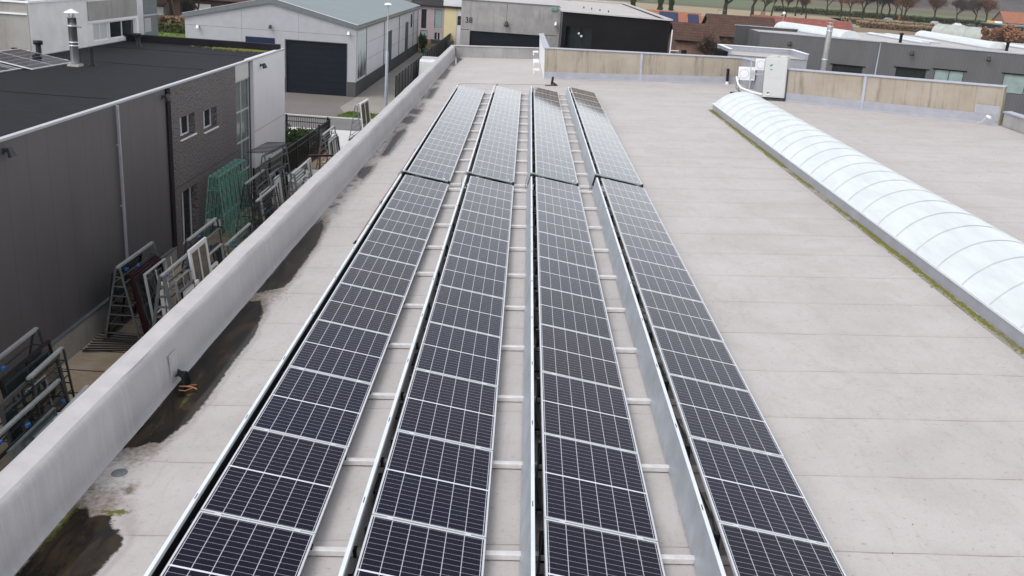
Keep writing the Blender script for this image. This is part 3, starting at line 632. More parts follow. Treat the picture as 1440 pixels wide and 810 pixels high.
def small_ac(x,y,z,rz,lab,s=1.):
    T_=thing('condenser_unit',lab,'air conditioner',(x,y,z),rz,roof=True)
    MB().box(0,0,0,.80*s,.30*s,.62*s).build('casing',M['white'],T_,bevel=.015)
    mb=MB()
    for q in range(8): mb.box(-.006,.03*s,(.08+q*.062)*s,-.001,.27*s,(.105+q*.062)*s)
    mb.build('side_grille',M['darksteel'],T_)
    MB().lathe([(.20*s,0),(.215*s,.008),(.23*s,0)],20).build('fan_ring',M['acbox'],T_).matrix_local=Matrix.Translation((.29*s,-.003,.31*s))@Matrix.Rotation(R(90),4,'X')
    MB().box(.58*s,-.01,.08*s,.76*s,-.002,.5*s).build('service_cover',M['acbox'],T_)
    MB().bar((.1*s,-.05,-.02),(.1*s,.45*s,-.02),.03,.03).bar((.7*s,-.05,-.02),(.7*s,.45*s,-.02),.03,.03).build('bracket',M['darksteel'],T_)
    return T_
small_ac(13.42,23.6,.45,R(-16),'small white condenser on brackets at the grey wall, lower left of the cabinet',1.0)
small_ac(13.75,21.6,1.12,R(-14),'small white condenser on the raised frame just behind the tall cabinet',.85)
T_=thing('pipe_frame','light steel frame with rails carrying the upper small condenser','frame',(13.42,21.0,0),R(-14),roof=True)
mb=MB()
for x in (0,.62):
    mb.bar((x,0,0),(x,0,1.75),.045,.045)
mb.bar((0,0,1.0),(1.0,0,1.0),.04,.04); mb.bar((0,0,1.72),(1.0,0,1.72),.03,.03); mb.bar((0,.5,1.0),(1.0,.5,1.0),.04,.04); mb.bar((0,0,1.0),(0,.5,1.0),.04,.04); mb.bar((0,.5,0),(0,.5,1.0),.04,.04)
mb.build('posts',M['lightsteel'],T_)
T_=thing('insulated_pipe','white insulated pipe running low from the wall into the cabinet','pipe',(13.05,21.3,0),0,roof=True)
MB().path([(0,.9,.75),(.05,.7,.45),(.12,.3,.30),(.45,-.6,.22),(.62,-1.60,.24),(.95,-1.86,.28)],.045,8).build('pipe',M['white'],T_)
MB().path([(.1,1.1,.7),(.02,.9,.5),(-.05,.6,.25),(.1,.4,.1)],.02,6).path([(.16,1.1,.7),(.16,.85,.5),(.05,.5,.2),(.2,.3,.08)],.018,6).build('cable_bundle',M['greysteel'],T_)
MB().box(-.35,.2,0,.0,.42,.10).box(.0,.22,0,.12,.4,.15).build('pipe_foot',M['blackplastic'],T_)
T_=thing('downpipe','short black pipe standing against the tan wall near the condensers','pipe',(13.35,25.75,0),0,roof=True)
MB().tube((0,0,.14),(0,0,.78),.075,n=12).build('pipe',M['blackplastic'],T_); MB().tube((0,0,0),(0,0,.139),.085,n=12).build('sleeve',M['white'],T_)
T_=thing('security_camera','small white camera at the right end of the tan parapet','camera',(20.85,13.05,.34),R(-40),roof=True)
MB().tube((0,0,0),(.14,-.16,-.02),.055,n=12).build('housing',M['white'],T_); MB().tube((0,.12,-.04),(0,0,-.02),.025,n=8).build('arm',M['acbox'],T_)
MB().path([(-.05,-.02,-.06),(-.12,-.05,-.2),(-.3,.0,-.30)],.02,6).build('cable',M['acbox'],T_)
# ================================================================ facades
def facade(p0,p1,z0,z1,ops=(),depth=.15,flip=1):
    """wall skin from p0 to p1 with real openings (s0,s1,za,zb) and reveals going inwards (left of p0->p1 times flip)"""
    ax,ay=p0; L=math.hypot(p1[0]-ax,p1[1]-ay); d=((p1[0]-ax)/L,(p1[1]-ay)/L); nn_=(-d[1]*flip,d[0]*flip)
    P_=lambda s,z,o=0:(ax+d[0]*s+nn_[0]*o,ay+d[1]*s+nn_[1]*o,z)
    ss=sorted({0,L,*[o[0] for o in ops],*[o[1] for o in ops]}); zs=sorted({z0,z1,*[o[2] for o in ops],*[o[3] for o in ops]})
    mb=MB()
    for a,b_ in zip(ss,ss[1:]):
        for c,e in zip(zs,zs[1:]):
            ms,mz=(a+b_)/2,(c+e)/2
            if any(o[0]<ms<o[1] and o[2]<mz<o[3] for o in ops): continue
            mb.quad(P_(a,c),P_(b_,c),P_(b_,e),P_(a,e))
    for o in ops:
        a,b_,c,e=o[:4]
        mb.quad(P_(a,c),P_(a,e),P_(a,e,depth),P_(a,c,depth)); mb.quad(P_(b_,c),P_(b_,c,depth),P_(b_,e,depth),P_(b_,e))
        mb.quad(P_(a,e),P_(b_,e),P_(b_,e,depth),P_(a,e,depth)); mb.quad(P_(a,c),P_(a,c,depth),P_(b_,c,depth),P_(b_,c))
    return mb,P_
def fbox(P_,s0,s1,za,zb,o0,o1,mb=None):
    mb=mb or MB(); vs=[P_(s,z,o) for z in (za,zb) for o in (o0,o1) for s in (s0,s1)]
    return mb.add(vs,[(0,2,3,1),(4,5,7,6),(0,1,5,4),(2,6,7,3),(0,4,6,2),(1,3,7,5)])
def window(par,P_,s0,s1,za,zb,depth=.12,frame='wframe',glass='glassdark',mull=1,trans=0,sill=None,name='window'):
    mb=MB(); w_=.05; o0,o1=depth-.05,depth-.003
    fbox(P_,s0,s0+w_,za,zb,o0,o1,mb); fbox(P_,s1-w_,s1,za,zb,o0,o1,mb); fbox(P_,s0+w_,s1-w_,za,za+w_,o0,o1,mb); fbox(P_,s0+w_,s1-w_,zb-w_,zb,o0,o1,mb)
    for i in range(mull):
        s=s0+(s1-s0)*(i+1)/(mull+1); fbox(P_,s-.03,s+.03,za+w_,zb-w_,o0,o1,mb)
    for i in range(trans):
        z=za+(zb-za)*(i+1)/(trans+1); fbox(P_,s0+w_,s1-w_,z-.03,z+.03,o0+.004,o1,mb)
    f=mb.build(name,M[frame],par)
    MB().quad(P_(s0+w_,za+w_,o0+.03),P_(s1-w_,za+w_,o0+.03),P_(s1-w_,zb-w_,o0+.03),P_(s0+w_,zb-w_,o0+.03)).build('pane',M[glass],f)
    if sill: fbox(P_,s0-.03,s1+.03,za-.045,za-.005,-.06,depth-.06).build('sill',M[sill],f)
    return f
def block(par,name,x0,y0,x1,y1,z0,z1,m_): return MB().box(x0,y0,z0,x1,y1,z1).build(name,m_,par)
# ---------------------------------------------------------------- building on the left with the black roof
A=thing('workshop_building','long dark grey clad workshop with flat black roof across the yard on the left','building',(0,0,0))
XA=-8.75
mb,PA=facade((XA,-30),(XA,7.19),-4.25,1.16,flip=1); mb.build('cladding',M['cladA'],A)
block(A,'plinth',XA-.02,-30,XA+.08,7.15,ZG-.1,-4.27,M['plinth'])
fbox(PA,0,37.1,-4.27,-4.21,-.11,.02).build('plinth_trim',M['trim'],A)
# pebble-dash part: two small windows and a tall doorway
mb,P2=facade((XA,7.19),(XA,14.68),ZG,1.16,ops=[(.98,2.50,-.72,.02),(3.42,4.98,-.86,-.10),(.78,2.42,-4.6,-2.55)],depth=.28,flip=1); mb.build('pebble_wall',M['pebble'],A)
window(A,P2,.98,2.50,-.72,.02,.28,sill='white'); window(A,P2,3.42,4.98,-.86,-.10,.28,sill='white'); window(A,P2,.78,2.42,-4.6,-2.55,.28,mull=1,trans=0,name='door')
fbox(P2,0,7.49,-2.30,-2.285,-.003,.02).build('joint',M['dark'],A)
MB().box(XA+.002,6.95,ZG,XA+.07,7.24,1.15).build('corner_post',M['bitumen'],A)
# glazed strip between pebble wall and white slab
mb,P3=facade((XA-.12,14.7),(XA-.12,17.16),ZG,1.16,ops=[(.06,2.4,-4.7,.45)],depth=.1,flip=1); mb.build('glazing_surround',M['darkgrey'],A)
window(A,P3,.06,2.4,-4.7,.45,.10,mull=1,trans=3,glass='glassstrip',frame='acbox'); fbox(P3,.0,1.9,.5,1.14,-.10,.0).build('fascia',M['acbox'],A)
block(A,'wall_slab',XA-.35,17.2,XA+.02,22.6,ZG,1.18,M['whitepanel'])
MB().box(XA+.0205,17.2,-1.92,XA+.0225,22.6,-1.90).build('joint',M['trim'],A)
block(A,'wall_back',-25,22.25,XA-.36,22.55,ZG,1.28,M['darkgrey'])
MB().quad((-25,-30,1.12),(XA-.06,-30,1.12),(XA-.06,22.3,1.12),(-25,22.3,1.12)).build('roof',M['bitumen'],A)
MB().box(XA-.10,-30,1.165,XA+.04,22.62,1.235).build('coping',M['whitecop'],A,bevel=.008)
MB().box(-25,22.2,1.13,XA-.15,22.6,1.42).build('rear_upstand',M['bitumen'],A)
for y in (-16,-6,4.3,13,18.8):
    mb=MB(); pts=[(x_,y+.05*math.sin(x_*1.3)+ (x_+9)*-.02) for x_ in np.arange(-24,-9,.5)]
    for a,b_ in zip(pts,pts[1:]): mb.box(a[0],min(a[1],b_[1])-.012,1.121,b_[0],max(a[1],b_[1])+.012,1.129)
    mb.build('roof_seam',M['dark'],A)
mb=MB()
for _ in range(700):
    x=random.gauss(-10.2,.8); y=21.9-abs(random.gauss(0,.35)); s=random.uniform(.02,.05); 
    if x>-8.95: continue
    mb.add([(x-s,y,1.122),(x,y-s,1.122),(x+s,y,1.122),(x,y+s,1.122),(x,y,1.122+s)],[(0,1,4),(1,2,4),(2,3,4),(3,0,4)])
o=mb.build('moss',M['moss'],recalc=False); tag(o,'green moss in the far corner of the black roof','moss',kind='stuff')
T_=thing('downpipe','pale straight downpipe on the dark grey cladding','downpipe',(XA+.09,3.02,-4.2)); MB().box(-.03,-.04,0,.03,.04,5.36).build('pipe',M['flash'],T_)
for z in (.6,2.4,4.2): MB().box(-.085,-.05,z,-.031,.05,z+.03).build('pipe_clip',M['flash'],T_)
def wall_lamp(x,y,z,lab,dirx=1,diry=0,white=False,s=1.,grp=None):
    T_=thing('wall_lamp',lab,'lamp',(x,y,z),0,grp)
    MB().box(-.02 if dirx else -.06*s,-.06*s if dirx else -.02,-.06*s,.02 if dirx else .06*s,.06*s if dirx else .02,.06*s).tube((0,0,0),(.16*s*dirx,.16*s*diry,.02),.03*s,n=8).build('arm',M['darksteel'],T_)
    MB().tube((.13*s*dirx,.13*s*diry,.09*s),(.20*s*dirx,.20*s*diry,-.12*s),.07*s,.11*s,n=12).build('lamp_head',M['white'] if white else M['darksteel'],T_)
wall_lamp(XA+.02,-3.0,.95,'small spotlight high on the grey cladding at the left picture edge'); wall_lamp(XA+.02,6.7,.93,'small spotlight on the grey cladding next to the pebble-dash wall'); wall_lamp(XA+.04,18.3,.85,'small dark spotlight on the pale slab at the building end')
# flue and vents on the black roof
T_=thing('flue_pipe','shiny stainless flue with conical cap standing on the black roof','flue',(-13.68,11.4,1.12))
MB().lathe([(.15,.10),(.15,1.72),(.16,1.72),(.16,1.74),(.15,1.74)],24).build('flue_tube',M['inox'],T_)
for z in (.72,.84,1.42): MB().lathe([(.151,z),(.163,z),(.163,z+.035),(.151,z+.035)],24).build('band',M['alu'],T_)
MB().lathe([(.26,1.90),(.24,1.915),(.02,2.03),(0,2.03)],24).lathe([(.0,1.895),(.26,1.898)],24).build('cap',M['white'],T_)
MB().tube((.09,0,1.7),(.09,0,1.90),.012,n=6).tube((-.09,0,1.7),(-.09,0,1.90),.012,n=6).tube((0,.09,1.7),(0,.09,1.90),.012,n=6).build('cap_strut',M['darksteel'],T_)
MB().box(-.21,-.21,0,.21,.21,.08).build('base',M['concblock'],T_); MB().tube((.15,0,1.42),(.34,-.02,1.40),.012,n=6).build('bracket',M['darksteel'],T_)
def vent(x,y,h,r,lab,cap=True):
    T_=thing('roof_vent',lab,'vent pipe',(x,y,1.12)); MB().lathe([(r*2.0,.002),(r*1.4,.05),(r,.08),(r,h)],16).build('pipe',M['blackplastic'],T_)
    if cap: MB().lathe([(0,h+.12),(r*1.7,h+.12),(r*1.7,h-.02),(r,h-.02)],16).build('cap',M['blackplastic'],T_)
    return T_
vent(-13.30,11.95,.62,.075,'black vent pipe just behind the shiny flue',False); vent(-14.75,20.0,.45,.10,'short black vent with cap near the strip windows'); vent(-15.75,12.9,.55,.10,'black vent with collar at the corner of the concrete upper storey'); vent(-16.6,12.75,.35,.11,'short black vent left of the corner, behind the small solar panel',False)
# two solar panels at the picture edge on the black roof
for i,(ox,oy) in enumerate(((-16.45,9.65),(-16.95,7.85))):
    r=copy_thing(pan,kids,Matrix.Translation((ox,oy,1.75-.0))@Matrix.Rotation(R(-6),4,'Z')@Matrix.Rotation(R(11),4,'Y')@Matrix.Scale(1,4),['single dark solar panel on the black roof at the left picture edge','second solar panel on the black roof, cut by the left picture edge'][i],'solar panels on the black roof')
    r.matrix_world=Matrix.Translation((ox,oy,1.50))@Matrix.Rotation(R(-4),4,'Z')@Matrix.Rotation(R(9),4,'Y')@Matrix.Diagonal((1.9,1.6,1,1))
# upper storey building behind the black roof
G=thing('upper_storey_building','whitish upper storey with strip windows rising behind the black roof','building',(0,0,0))
XG=-16.2
mb,PG=facade((XG,13.25),(XG,23.7),1.12,3.12,ops=[(5.5,7.15,1.30,2.08),(7.25,10.2,1.30,2.08)],depth=.12,flip=1)
mb.build('wall',M['offwhite'],G)
window(G,PG,5.5,7.15,1.30,2.08,.12,mull=1,glass='acbox'); window(G,PG,7.25,10.2,1.30,2.08,.12,mull=1,glass='glassdark')
fbox(PG,5.05,10.4,2.22,3.02,-.05,-.003).build('concrete_fascia',M['plinth'],G); fbox(PG,5.05,10.42,2.10,2.21,-.03,-.003).build('fascia_trim',M['white'],G)
fbox(PG,10.25,10.45,1.12,3.1,-.045,-.001).build('corner_trim',M['white'],G); fbox(PG,0,10.45,1.125,1.155,-.02,-.001).build('skirting',M['coping'],G)
mb,PG2=facade((-30,13.25),(XG,13.25),1.12,3.12,flip=1); mb.build('wall_end',M['plinth'],G); MB().box(XG-.03,13.2,1.12,XG+.006,13.248,3.1).build('corner_edge',M['plinth'],G)
fbox(PG2,11.5,13.78,2.68,2.74,-.06,-.002).build('ledge',M['white'],G)
MB().box(-30,13.2,3.12,XG+.06,23.75,3.20).build('coping',M['white'],G)
MB().box(-30,13.24,3.201,XG-.2,23.5,3.24).build('roof',M['bitumen'],G)
mb,_=facade((XG,23.7),(-30,23.7),ZG,3.12,flip=1); mb.build('wall_back',M['offwhite'],G)
G2=thing('grey_annex','narrow grey building end between the white storey and the garden','building',(0,0,0))
mb,PX=facade((-16.9,26.3),(-16.9,28.2),ZG,4,ops=[(.1,1.0,1.2,1.9),(.1,1.3,3.1,3.8)],depth=.1,flip=1); mb.build('wall',M['trim'],G2); window(G2,PX,.1,1.0,1.2,1.9,.1,frame='trim'); window(G2,PX,.1,1.3,3.1,3.8,.1,frame='trim')
MB().box(-22,26.3,ZG,-16.91,28.2,4).build('body',M['greyrender'],G2); fbox(PX,0,1.9,2.0,2.08,-.04,-.001).build('ledge',M['coping'],G2)
# ---------------------------------------------------------------- gabled hall
B=thing('gabled_hall','pale grey panel hall with blue-grey gable roof and big anthracite door across the street','building',(0,0,0))
x0,x1,xr=-23.95,-10.5,-17.2; y0,y1=52.5,97.0; ze=.30; zr=1.80
D0,D1=-16.05,-11.22
mb=MB(); base_=[(x0,ZG),(D0,ZG),(D0,-.90),(D1,-.90),(D1,ZG),(x1,ZG),(x1,ze),(xr,zr),(x0,ze)]
mb.add([(x,y0,z) for x,z in ((x0,ZG),(D0,ZG),(D0,-.9),(x0,-.9),(D1,-.9),(D1,ZG),(x1,ZG),(x1,-.9),(x1,ze),(xr,zr),(x0,ze))],[(0,1,2,3),(5,6,7,4),(3,2,4,7,8,9,10)])
mb.add([(D0,y0,ZG),(D0,y0,-.9),(D0,y0+.25,-.9),(D0,y0+.25,ZG),(D1,y0,ZG),(D1,y0,-.9),(D1,y0+.25,-.9),(D1,y0+.25,ZG)],[(0,1,2,3),(4,5,6,7),(1,5,6,2)])
mb.build('gable_wall',M['greyrender'],B)
dm=MB().box(D0,y0+.16,ZG,D1,y0+.24,-.9)
d_=dm.build('roller_door',M['anthracite'],B)
mb=MB()
for q in range(1,8): mb.box(D0+.02,y0+.150,ZG+q*.51,D1-.02,y0+.159,ZG+q*.51+.02)
mb.build('door_rib',M['dark'],d_)
MB().box(D0-.06,y0-.012,ZG,D0-.001,y0-.002,-.84).box(D1+.001,y0-.012,ZG,D1+.06,y0-.002,-.84).box(D0,y0-.012,-.899,D1,y0-.002,-.84).build('door_trim',M['darkgrey'],B)
MB().box(D1+.07,y0-.02,ZG,x1+.02,y0-.002,-3.82).box(D0-1.2,y0-.02,ZG,D0-.07,y0-.002,-3.82).build('plinth',M['darkgrey'],B)
MB().box(-19.2,y0-.05,-2.6,-16.9,y0-.002,-.83).build('navy_panel',M['navy'],B)
mb=MB()
for x in (-19.5,-15.0): mb.box(x-.012,y0-.004,-.8 if x>-16 else ZG,x+.012,y0-.001,1.2)
for z in (-2.3,-.25): mb.box(x0,y0-.004,z-.012,D0-.1 if z<-.9 else x1,y0-.001,z+.012)
mb.build('panel_joint',M['trim'],B)
# verge trims and roof
for s,xa,xb in ((0,x0-.15,xr),(1,x1+.15,xr)):
    za=ze-.03
    MB().add([(xa,y0-.18,za),(xb,y0-.18,zr),(xb,y0-.18,zr+.42),(xa,y0-.18,za+.32),(xa,y0+.05,za),(xb,y0+.05,zr),(xb,y0+.05,zr+.42),(xa,y0+.05,za+.32)],[(0,1,2,3),(4,5,6,7),(0,1,5,4),(3,2,6,7),(0,3,7,4),(1,2,6,5)]).build('verge_trim',M['trim'],B)
    MB().quad((xa,y0+.05,za+.30),(xb,y0+.05,zr+.40),(xb,y1,zr+.40),(xa,y1,za+.30)).quad((xa,y0+.05,za+.22),(xb,y0+.05,zr+.32),(xb,y1,zr+.32),(xa,y1,za+.22)).build('roof',M['roofblue'],B)
    MB().add([(xa,y0-.2,za+.33),(xb,y0-.2,zr+.43),(xb,y0-.02,zr+.45),(xa,y0-.02,za+.35)],[(0,1,2,3)]).build('verge_edge',M['whitepanel'],B)
MB().box(x1+.15,y0-.15,.22,x1+.27,y1,.36).build('gutter',M['trim'],B)
ops=[(17.6,20.5,ZG,-.95),(31.2,33.8,ZG,-.80),(36.0,37.3,-1.6,-.15)]
mb,PB=facade((x1,y0),(x1,y1),ZG,ze+.02,ops=ops,depth=.2,flip=1); mb.build('side_wall',M['whitepanel'],B)
for q,o_ in enumerate(ops): fbox(PB,o_[0],o_[1],o_[2],o_[3],-.012,.19).build('side_door' if q<2 else 'side_window',M['dark'] if q==2 else M['darkgrey'],B)
for a_,b_ in ((.02,17.55),(20.55,31.15),(33.85,44.4)): fbox(PB,a_,b_,ZG,-3.85,-.02,-.002).build('plinth',M['darkgrey'],B)
for s in (5.0,15.2,25.9,38.5,43.0): fbox(PB,s-.12,s+.12,ZG,ze,-.035,-.021).build('pilaster',M['darkgrey'],B)
mb=MB()
for z in (-2.5,-1.1): fbox(PB,5.2,44,z-.012,z+.012,-.004,-.001,mb)
mb.build('panel_joint',M['trim'],B)
bn=fbox(PB,.5,4.6,-3.75,-.0,-.06,-.022).build('banner_frame',M['white'],B); MB().quad(PB(.62,-3.63,-.064),PB(4.48,-3.63,-.064),PB(4.48,-.12,-.064),PB(.62,-.12,-.064)).build('banner_print',M['mural'],bn)
for i,(x,z,wh_) in enumerate(((-22.9,-.35,True),(-17.2,.05,False),(-11.05,-.05,True))): wall_lamp(x,y0-.02,z,['white lamp at the left end of the gable wall','dark lamp under the ridge of the gable wall','white lamp at the right corner of the gable wall'][i],0,-1,wh_,1.2)
# ---------------------------------------------------------------- houses at the end of the path
H=thing('terraced_houses','mauve and pale yellow rendered house row beyond the path','house',(0,0,0)); Y=106.
sx=lambda a:-9.6+(a-601)*.0843*.92
mb,PH_=facade((-12.5,Y),(-8.15,Y),ZG,.15,ops=[(1.3,2.0,-2.7,-.25),(3.05,4.05,-2.55,-.15),(1.25,2.2,ZG,-2.95),(3.1,3.9,-4.2,-3.1)],depth=.12,flip=1); mb.build('wall_mauve',M['pink'],H)
window(H,PH_,1.3,2.0,-2.7,-.25,.12,frame='darkgrey',mull=0); window(H,PH_,3.05,4.05,-2.55,-.15,.12,glass='glasspale',frame='darkgrey',mull=0,sill='white'); window(H,PH_,3.1,3.9,-4.2,-3.1,.12,frame='wframe',mull=1); window(H,PH_,1.25,2.2,ZG,-2.95,.12,glass='glasspale',frame='darkgrey',mull=0,name='door')
mb,_=facade((-8.14,Y-.05),(-6.5,Y-.05),ZG,.12,flip=1); mb.build('wall_yellow',M['yellow'],H)
mb,P4=facade((-6.49,Y),(-3.5,Y),ZG,.10,ops=[(.1,1.2,-2.0,-.8)],depth=.12,flip=1); mb.build('wall_grey',M['whitepanel'],H); window(H,P4,.1,1.2,-2.0,-.8,.12,frame='darkgrey',mull=1,trans=1)
MB().box(-12.6,Y-.35,.14,-3.4,Y+.3,.34).build('gutter',M['slate'],H); MB().quad((-12.6,Y-.3,.34),(-3.4,Y-.3,.34),(-3.4,Y+6,3.0),(-12.6,Y+6,3.0)).build('roof',M['slate'],H)
MB().box(-8.3,Y-.2,.36,-4.6,Y+4,1.7).build('dormer',M['whitepanel'],H); MB().box(-12.5,Y+.3,ZG,-3.5,Y+8,.1).build('body',M['pink'],H)
T_=thing('garden_wall','low brown and dark garden wall in front of the mauve house','wall',(0,0,0)); MB().box(-11.4,101,ZG,-9.2,101.3,-3.7).build('wall',M['brick'],T_); MB().box(-9.1,98.6,ZG,-6.2,98.9,-3.5).build('screen',M['darkgrey'],T_)
T_=thing('bench','low wooden bench at the end of the path','bench',(-8.9,98,ZG)); MB().box(-1.1,-.25,.4,.9,.25,.5).build('seat',M['fieldtan'],T_); MB().box(-1.1,.2,.6,.9,.28,1.0).build('backrest',M['fieldtan'],T_); MB().box(-1.0,-.2,0,-.9,.2,.4).box(.7,-.2,0,.8,.2,.4).build('leg',M['bark'],T_)
def bush(name,label,cat,loc,rx,ry,rz,n,leaf,m_,group=None,stems=6,seed=1,fill=.6):
    rs=random.Random(seed); T_=thing(name,label,cat,loc,0,group); mb=MB()
    cl_=[(rs.uniform(-.6,.6)*rx,rs.uniform(-.6,.6)*ry,rs.uniform(.25,.8)*rz,rs.uniform(.25,.5)) for _ in range(9)]
    for _ in range(n):
        c=rs.choice(cl_); th=rs.uniform(0,6.28); ph=math.acos(rs.uniform(-1,1)); r_=rs.uniform(fill,1)*c[3]
        x=c[0]+r_*rx*math.sin(ph)*math.cos(th); y=c[1]+r_*ry*math.sin(ph)*math.sin(th); z=max(.03,c[2]+r_*rz*math.cos(ph)*.8)
        a=Vector((rs.gauss(0,1),rs.gauss(0,1),rs.gauss(0,1))).normalized()*leaf*rs.uniform(.6,1.3); b_=a.orthogonal().normalized()*leaf*.5; c_=Vector((x,y,z))
        mb.add([c_-a,c_+b_,c_+a,c_-b_],[(0,1,2,3)])
    mb.build('foliage',m_,T_,recalc=False); st=MB()
    for _ in range(stems):
        c=rs.choice(cl_); st.tube((0,0,0),(c[0]*.7,c[1]*.7,c[2]),.03*rz,.012*rz,5)
    st.build('stem',M['bark'],T_); return T_
bush('potted_shrub','dark green shrub beside the hall corner at the end of the path','shrub',(-9.9,96.6,ZG),.8,.8,2.2,900,.12,M['evergreen'],seed=3)
o=MB().lathe([(0,0),(.3,0),(.4,.55),(.42,.6),(.36,.6)],14,(-9.4,95.2,ZG)).build('plant_pot',M['greensteel']); tag(o,'green bucket standing by the hall corner','pot')
# ---------------------------------------------------------------- black slatted fence along the path
T_=thing('slatted_fence','long black fence of upright panels between path and warehouse','fence',(-7.2,0,ZG)); H_=1.95
mb=MB(); y=52.0; q=0
pn=[]
while y<112: MB().box(-.04,y-.04,0,.04,y+.04,H_+.05).build('post',M['blackplastic'],T_); y+=2.0
mb=MB(); y=52.06
while y<111:
    mb.box(-.03,y,.05,-.005,y+.20,H_-.0); mb.box(.006,y+.5,.05,.03,y+.7,H_-.02) if 0 else None; y+=.235
mb.box(-.035,52,H_-.25,.02,112,H_-.2); mb.box(-.035,52,.15,.02,112,.2); mb.build('slats',M['darkgrey'],T_)
# ---------------------------------------------------------------- street lamp
def lamp(x,y,h,lab,r=.07,z0=ZG,arm=0,grp=None):
    T_=thing('street_lamp',lab,'street lamp',(x,y,z0),0,grp); MB().lathe([(r*1.5,0),(r*1.5,1.0),(r*1.45,1.05),(r*1.25,h*.55),(r*.7,h*.56),(r*.5,h)],14).build('pole',M['pole'],T_)
    if arm: MB().box(-.05,-.1,h-.03,arm,.1,h+.05).build('lamp_head',M['trim'],T_)
    else: MB().lathe([(0,h+.16),(.18,h+.14),(.30,h+.04),(.30,h),(.05,h-.02)],16).build('lamp_head',M['white'],T_)
    return T_
lamp(-7.44,48.4,7.45,'tall grey street lamp with round head in front of the pale hall side',.085)
lamp(29.56,50,7.2,'slim blue-grey lamp post in front of the ribbed grey building',.075,ZG,.45)
# ---------------------------------------------------------------- van behind the parapet
def van(x,y,rz,col,lab,cat='van',L=4.8,Wd=1.9,Hh=2.0,z=ZG,name='parked_van',grp=None,cab=.32):
    T_=thing(name,lab,cat,(x,y,z),rz,grp)
    side=[(-L/2,.35),(L/2,.35),(L/2,Hh*.48),(L/2-L*.14,Hh*.55),(L/2-L*cab,Hh),(-L/2+.08,Hh),(-L/2,Hh*.9)] if Hh>1.7 else [(-L/2,.3),(L/2,.3),(L/2,.70),(L/2-.95,.86),(L/2-1.7,Hh),(-L/2+1.1,Hh),(-L/2+.45,.95),(-L/2,.88)]
    n=len(side); mb=MB(); k=.90
    vs=[(a,-Wd/2*(k if b_>Hh*.75 else 1),b_) for a,b_ in side]+[(a,Wd/2*(k if b_>Hh*.75 else 1),b_) for a,b_ in side]
    mb.add(vs,[tuple(range(n)),tuple(range(n,2*n))[::-1]]+[(i,n+i,n+(i+1)%n,(i+1)%n) for i in range(n)]); mb.build('body',col,T_,bevel=.06)
    zb=Hh*.58; zt=Hh*.9; g=MB()
    for s in (-1,1):
        yy_=s*(Wd/2*.955+.012); g.quad((-L*.28,yy_,zb),(L*.22,yy_,zb),(L*.12,yy_*.965,zt),(-L*.24,yy_*.965,zt))
    g.build('side_window',M['glassdark'],T_)
    wsx=(side[3][0]+side[4][0])/2; MB().quad((side[3][0]-.03,-Wd*.40,side[3][1]+.06),(side[3][0]-.03,Wd*.40,side[3][1]+.06),(side[4][0]+.03,Wd*.38,side[4][1]-.05),(side[4][0]+.03,-Wd*.38,side[4][1]-.05)).build('windscreen',M['glassdark'],T_).location=(.02,0,.02)
    for sx_ in (-.30,.31):
        for s in (-1,1): MB().tube((L*sx_,s*Wd*.38,.32),(L*sx_,s*(Wd*.5+.01),.32),.32,n=16).build('wheel',M['tyre'],T_)
    for s in (-1,1): MB().box(L/2-.02,s*Wd*.36-.15,.62,L/2+.015,s*Wd*.36+.15,.78).build('headlight',M['white'],T_)
    return T_
van(-5.9,66.5,R(92),M['carwhite'],'white van mostly hidden behind the parapet beside the black fence',Hh=2.25,L=5.0)
# ---------------------------------------------------------------- concrete building and black building behind our far wall
C_=thing('concrete_building','raw concrete building with wide anthracite door beyond the far parapet','building',(0,0,0))
a0,a1=(-4.45,84.0),(6.46,84.0)
mb,PC=facade(a0,a1,ZG,1.98,ops=[(1.05,9.0,ZG,-1.18)],depth=.35,flip=1); mb.build('front_wall',M['farconc'],C_)
fbox(PC,1.05,9.0,ZG,-1.18,.28,.34).build('roller_door',M['anthracite'],C_)
fbox(PC,5.0,5.04,-1.1,1.9,-.006,-.001).build('joint',M['dark'],C_); fbox(PC,0,1.0,-1.13,-1.08,-.006,-.001).build('joint',M['dark'],C_); fbox(PC,9.1,10.7,-1.13,-1.08,-.006,-.001).build('joint',M['dark'],C_)
fbox(PC,9.85,10.5,1.55,1.85,-.16,-.002).build('green_lamp',M['greensteel'],C_)
MB().box(-4.5,83.95,1.985,6.3,84.25,2.10).build('coping',M['trim'],C_); MB().quad((-4.45,84.25,1.99),(6.3,84.25,1.99),(6.3,125,1.99),(-4.45,125,1.99)).build('roof',M['roof'],C_)
MB().box(-4.45,84.4,ZG,-4.4,125,1.97).build('side_wall',M['farconc'],C_)
tcv=bpy.data.curves.new('n','FONT'); tcv.body='38'; tcv.size=.85; tcv.extrude=.01; to=bpy.data.objects.new('n',tcv); COL.objects.link(to)
bpy.context.view_layer.update(); me=bpy.data.meshes.new_from_object(to.evaluated_get(bpy.context.evaluated_depsgraph_get())); bpy.data.objects.remove(to)
o=bpy.data.objects.new('house_number',me); COL.objects.link(o); me.materials.clear(); me.materials.append(M['blackplastic']); o.parent=C_; o.location=(-4.0,83.97,-.35); o.rotation_euler=(R(90),0,0)
wall_lamp(.6,83.97,-.15,'round dark lamp at the joint of the raw concrete wall',0,-1,False,2.2)
wall_lamp(6.0,83.97,.2,'white lamp at the right edge of the raw concrete wall',0,-1,True,1.8)
D_=thing('black_building','black clad building with dark recessed window beyond the tan parapet','building',(0,0,0))
f0,f1=(6.5,78.1),(17.1,74.0); zt=1.86
mb,PD=facade(f0,f1,ZG,zt,ops=[(.45,3.3,-1.9,.30)],depth=.8,flip=1); mb.build('front_wall',M['blackwall'],D_)
window(D_,PD,.45,3.3,-1.9,.30,.8,frame='blackplastic',glass='glasspale' if 0 else 'glassdark',mull=1)
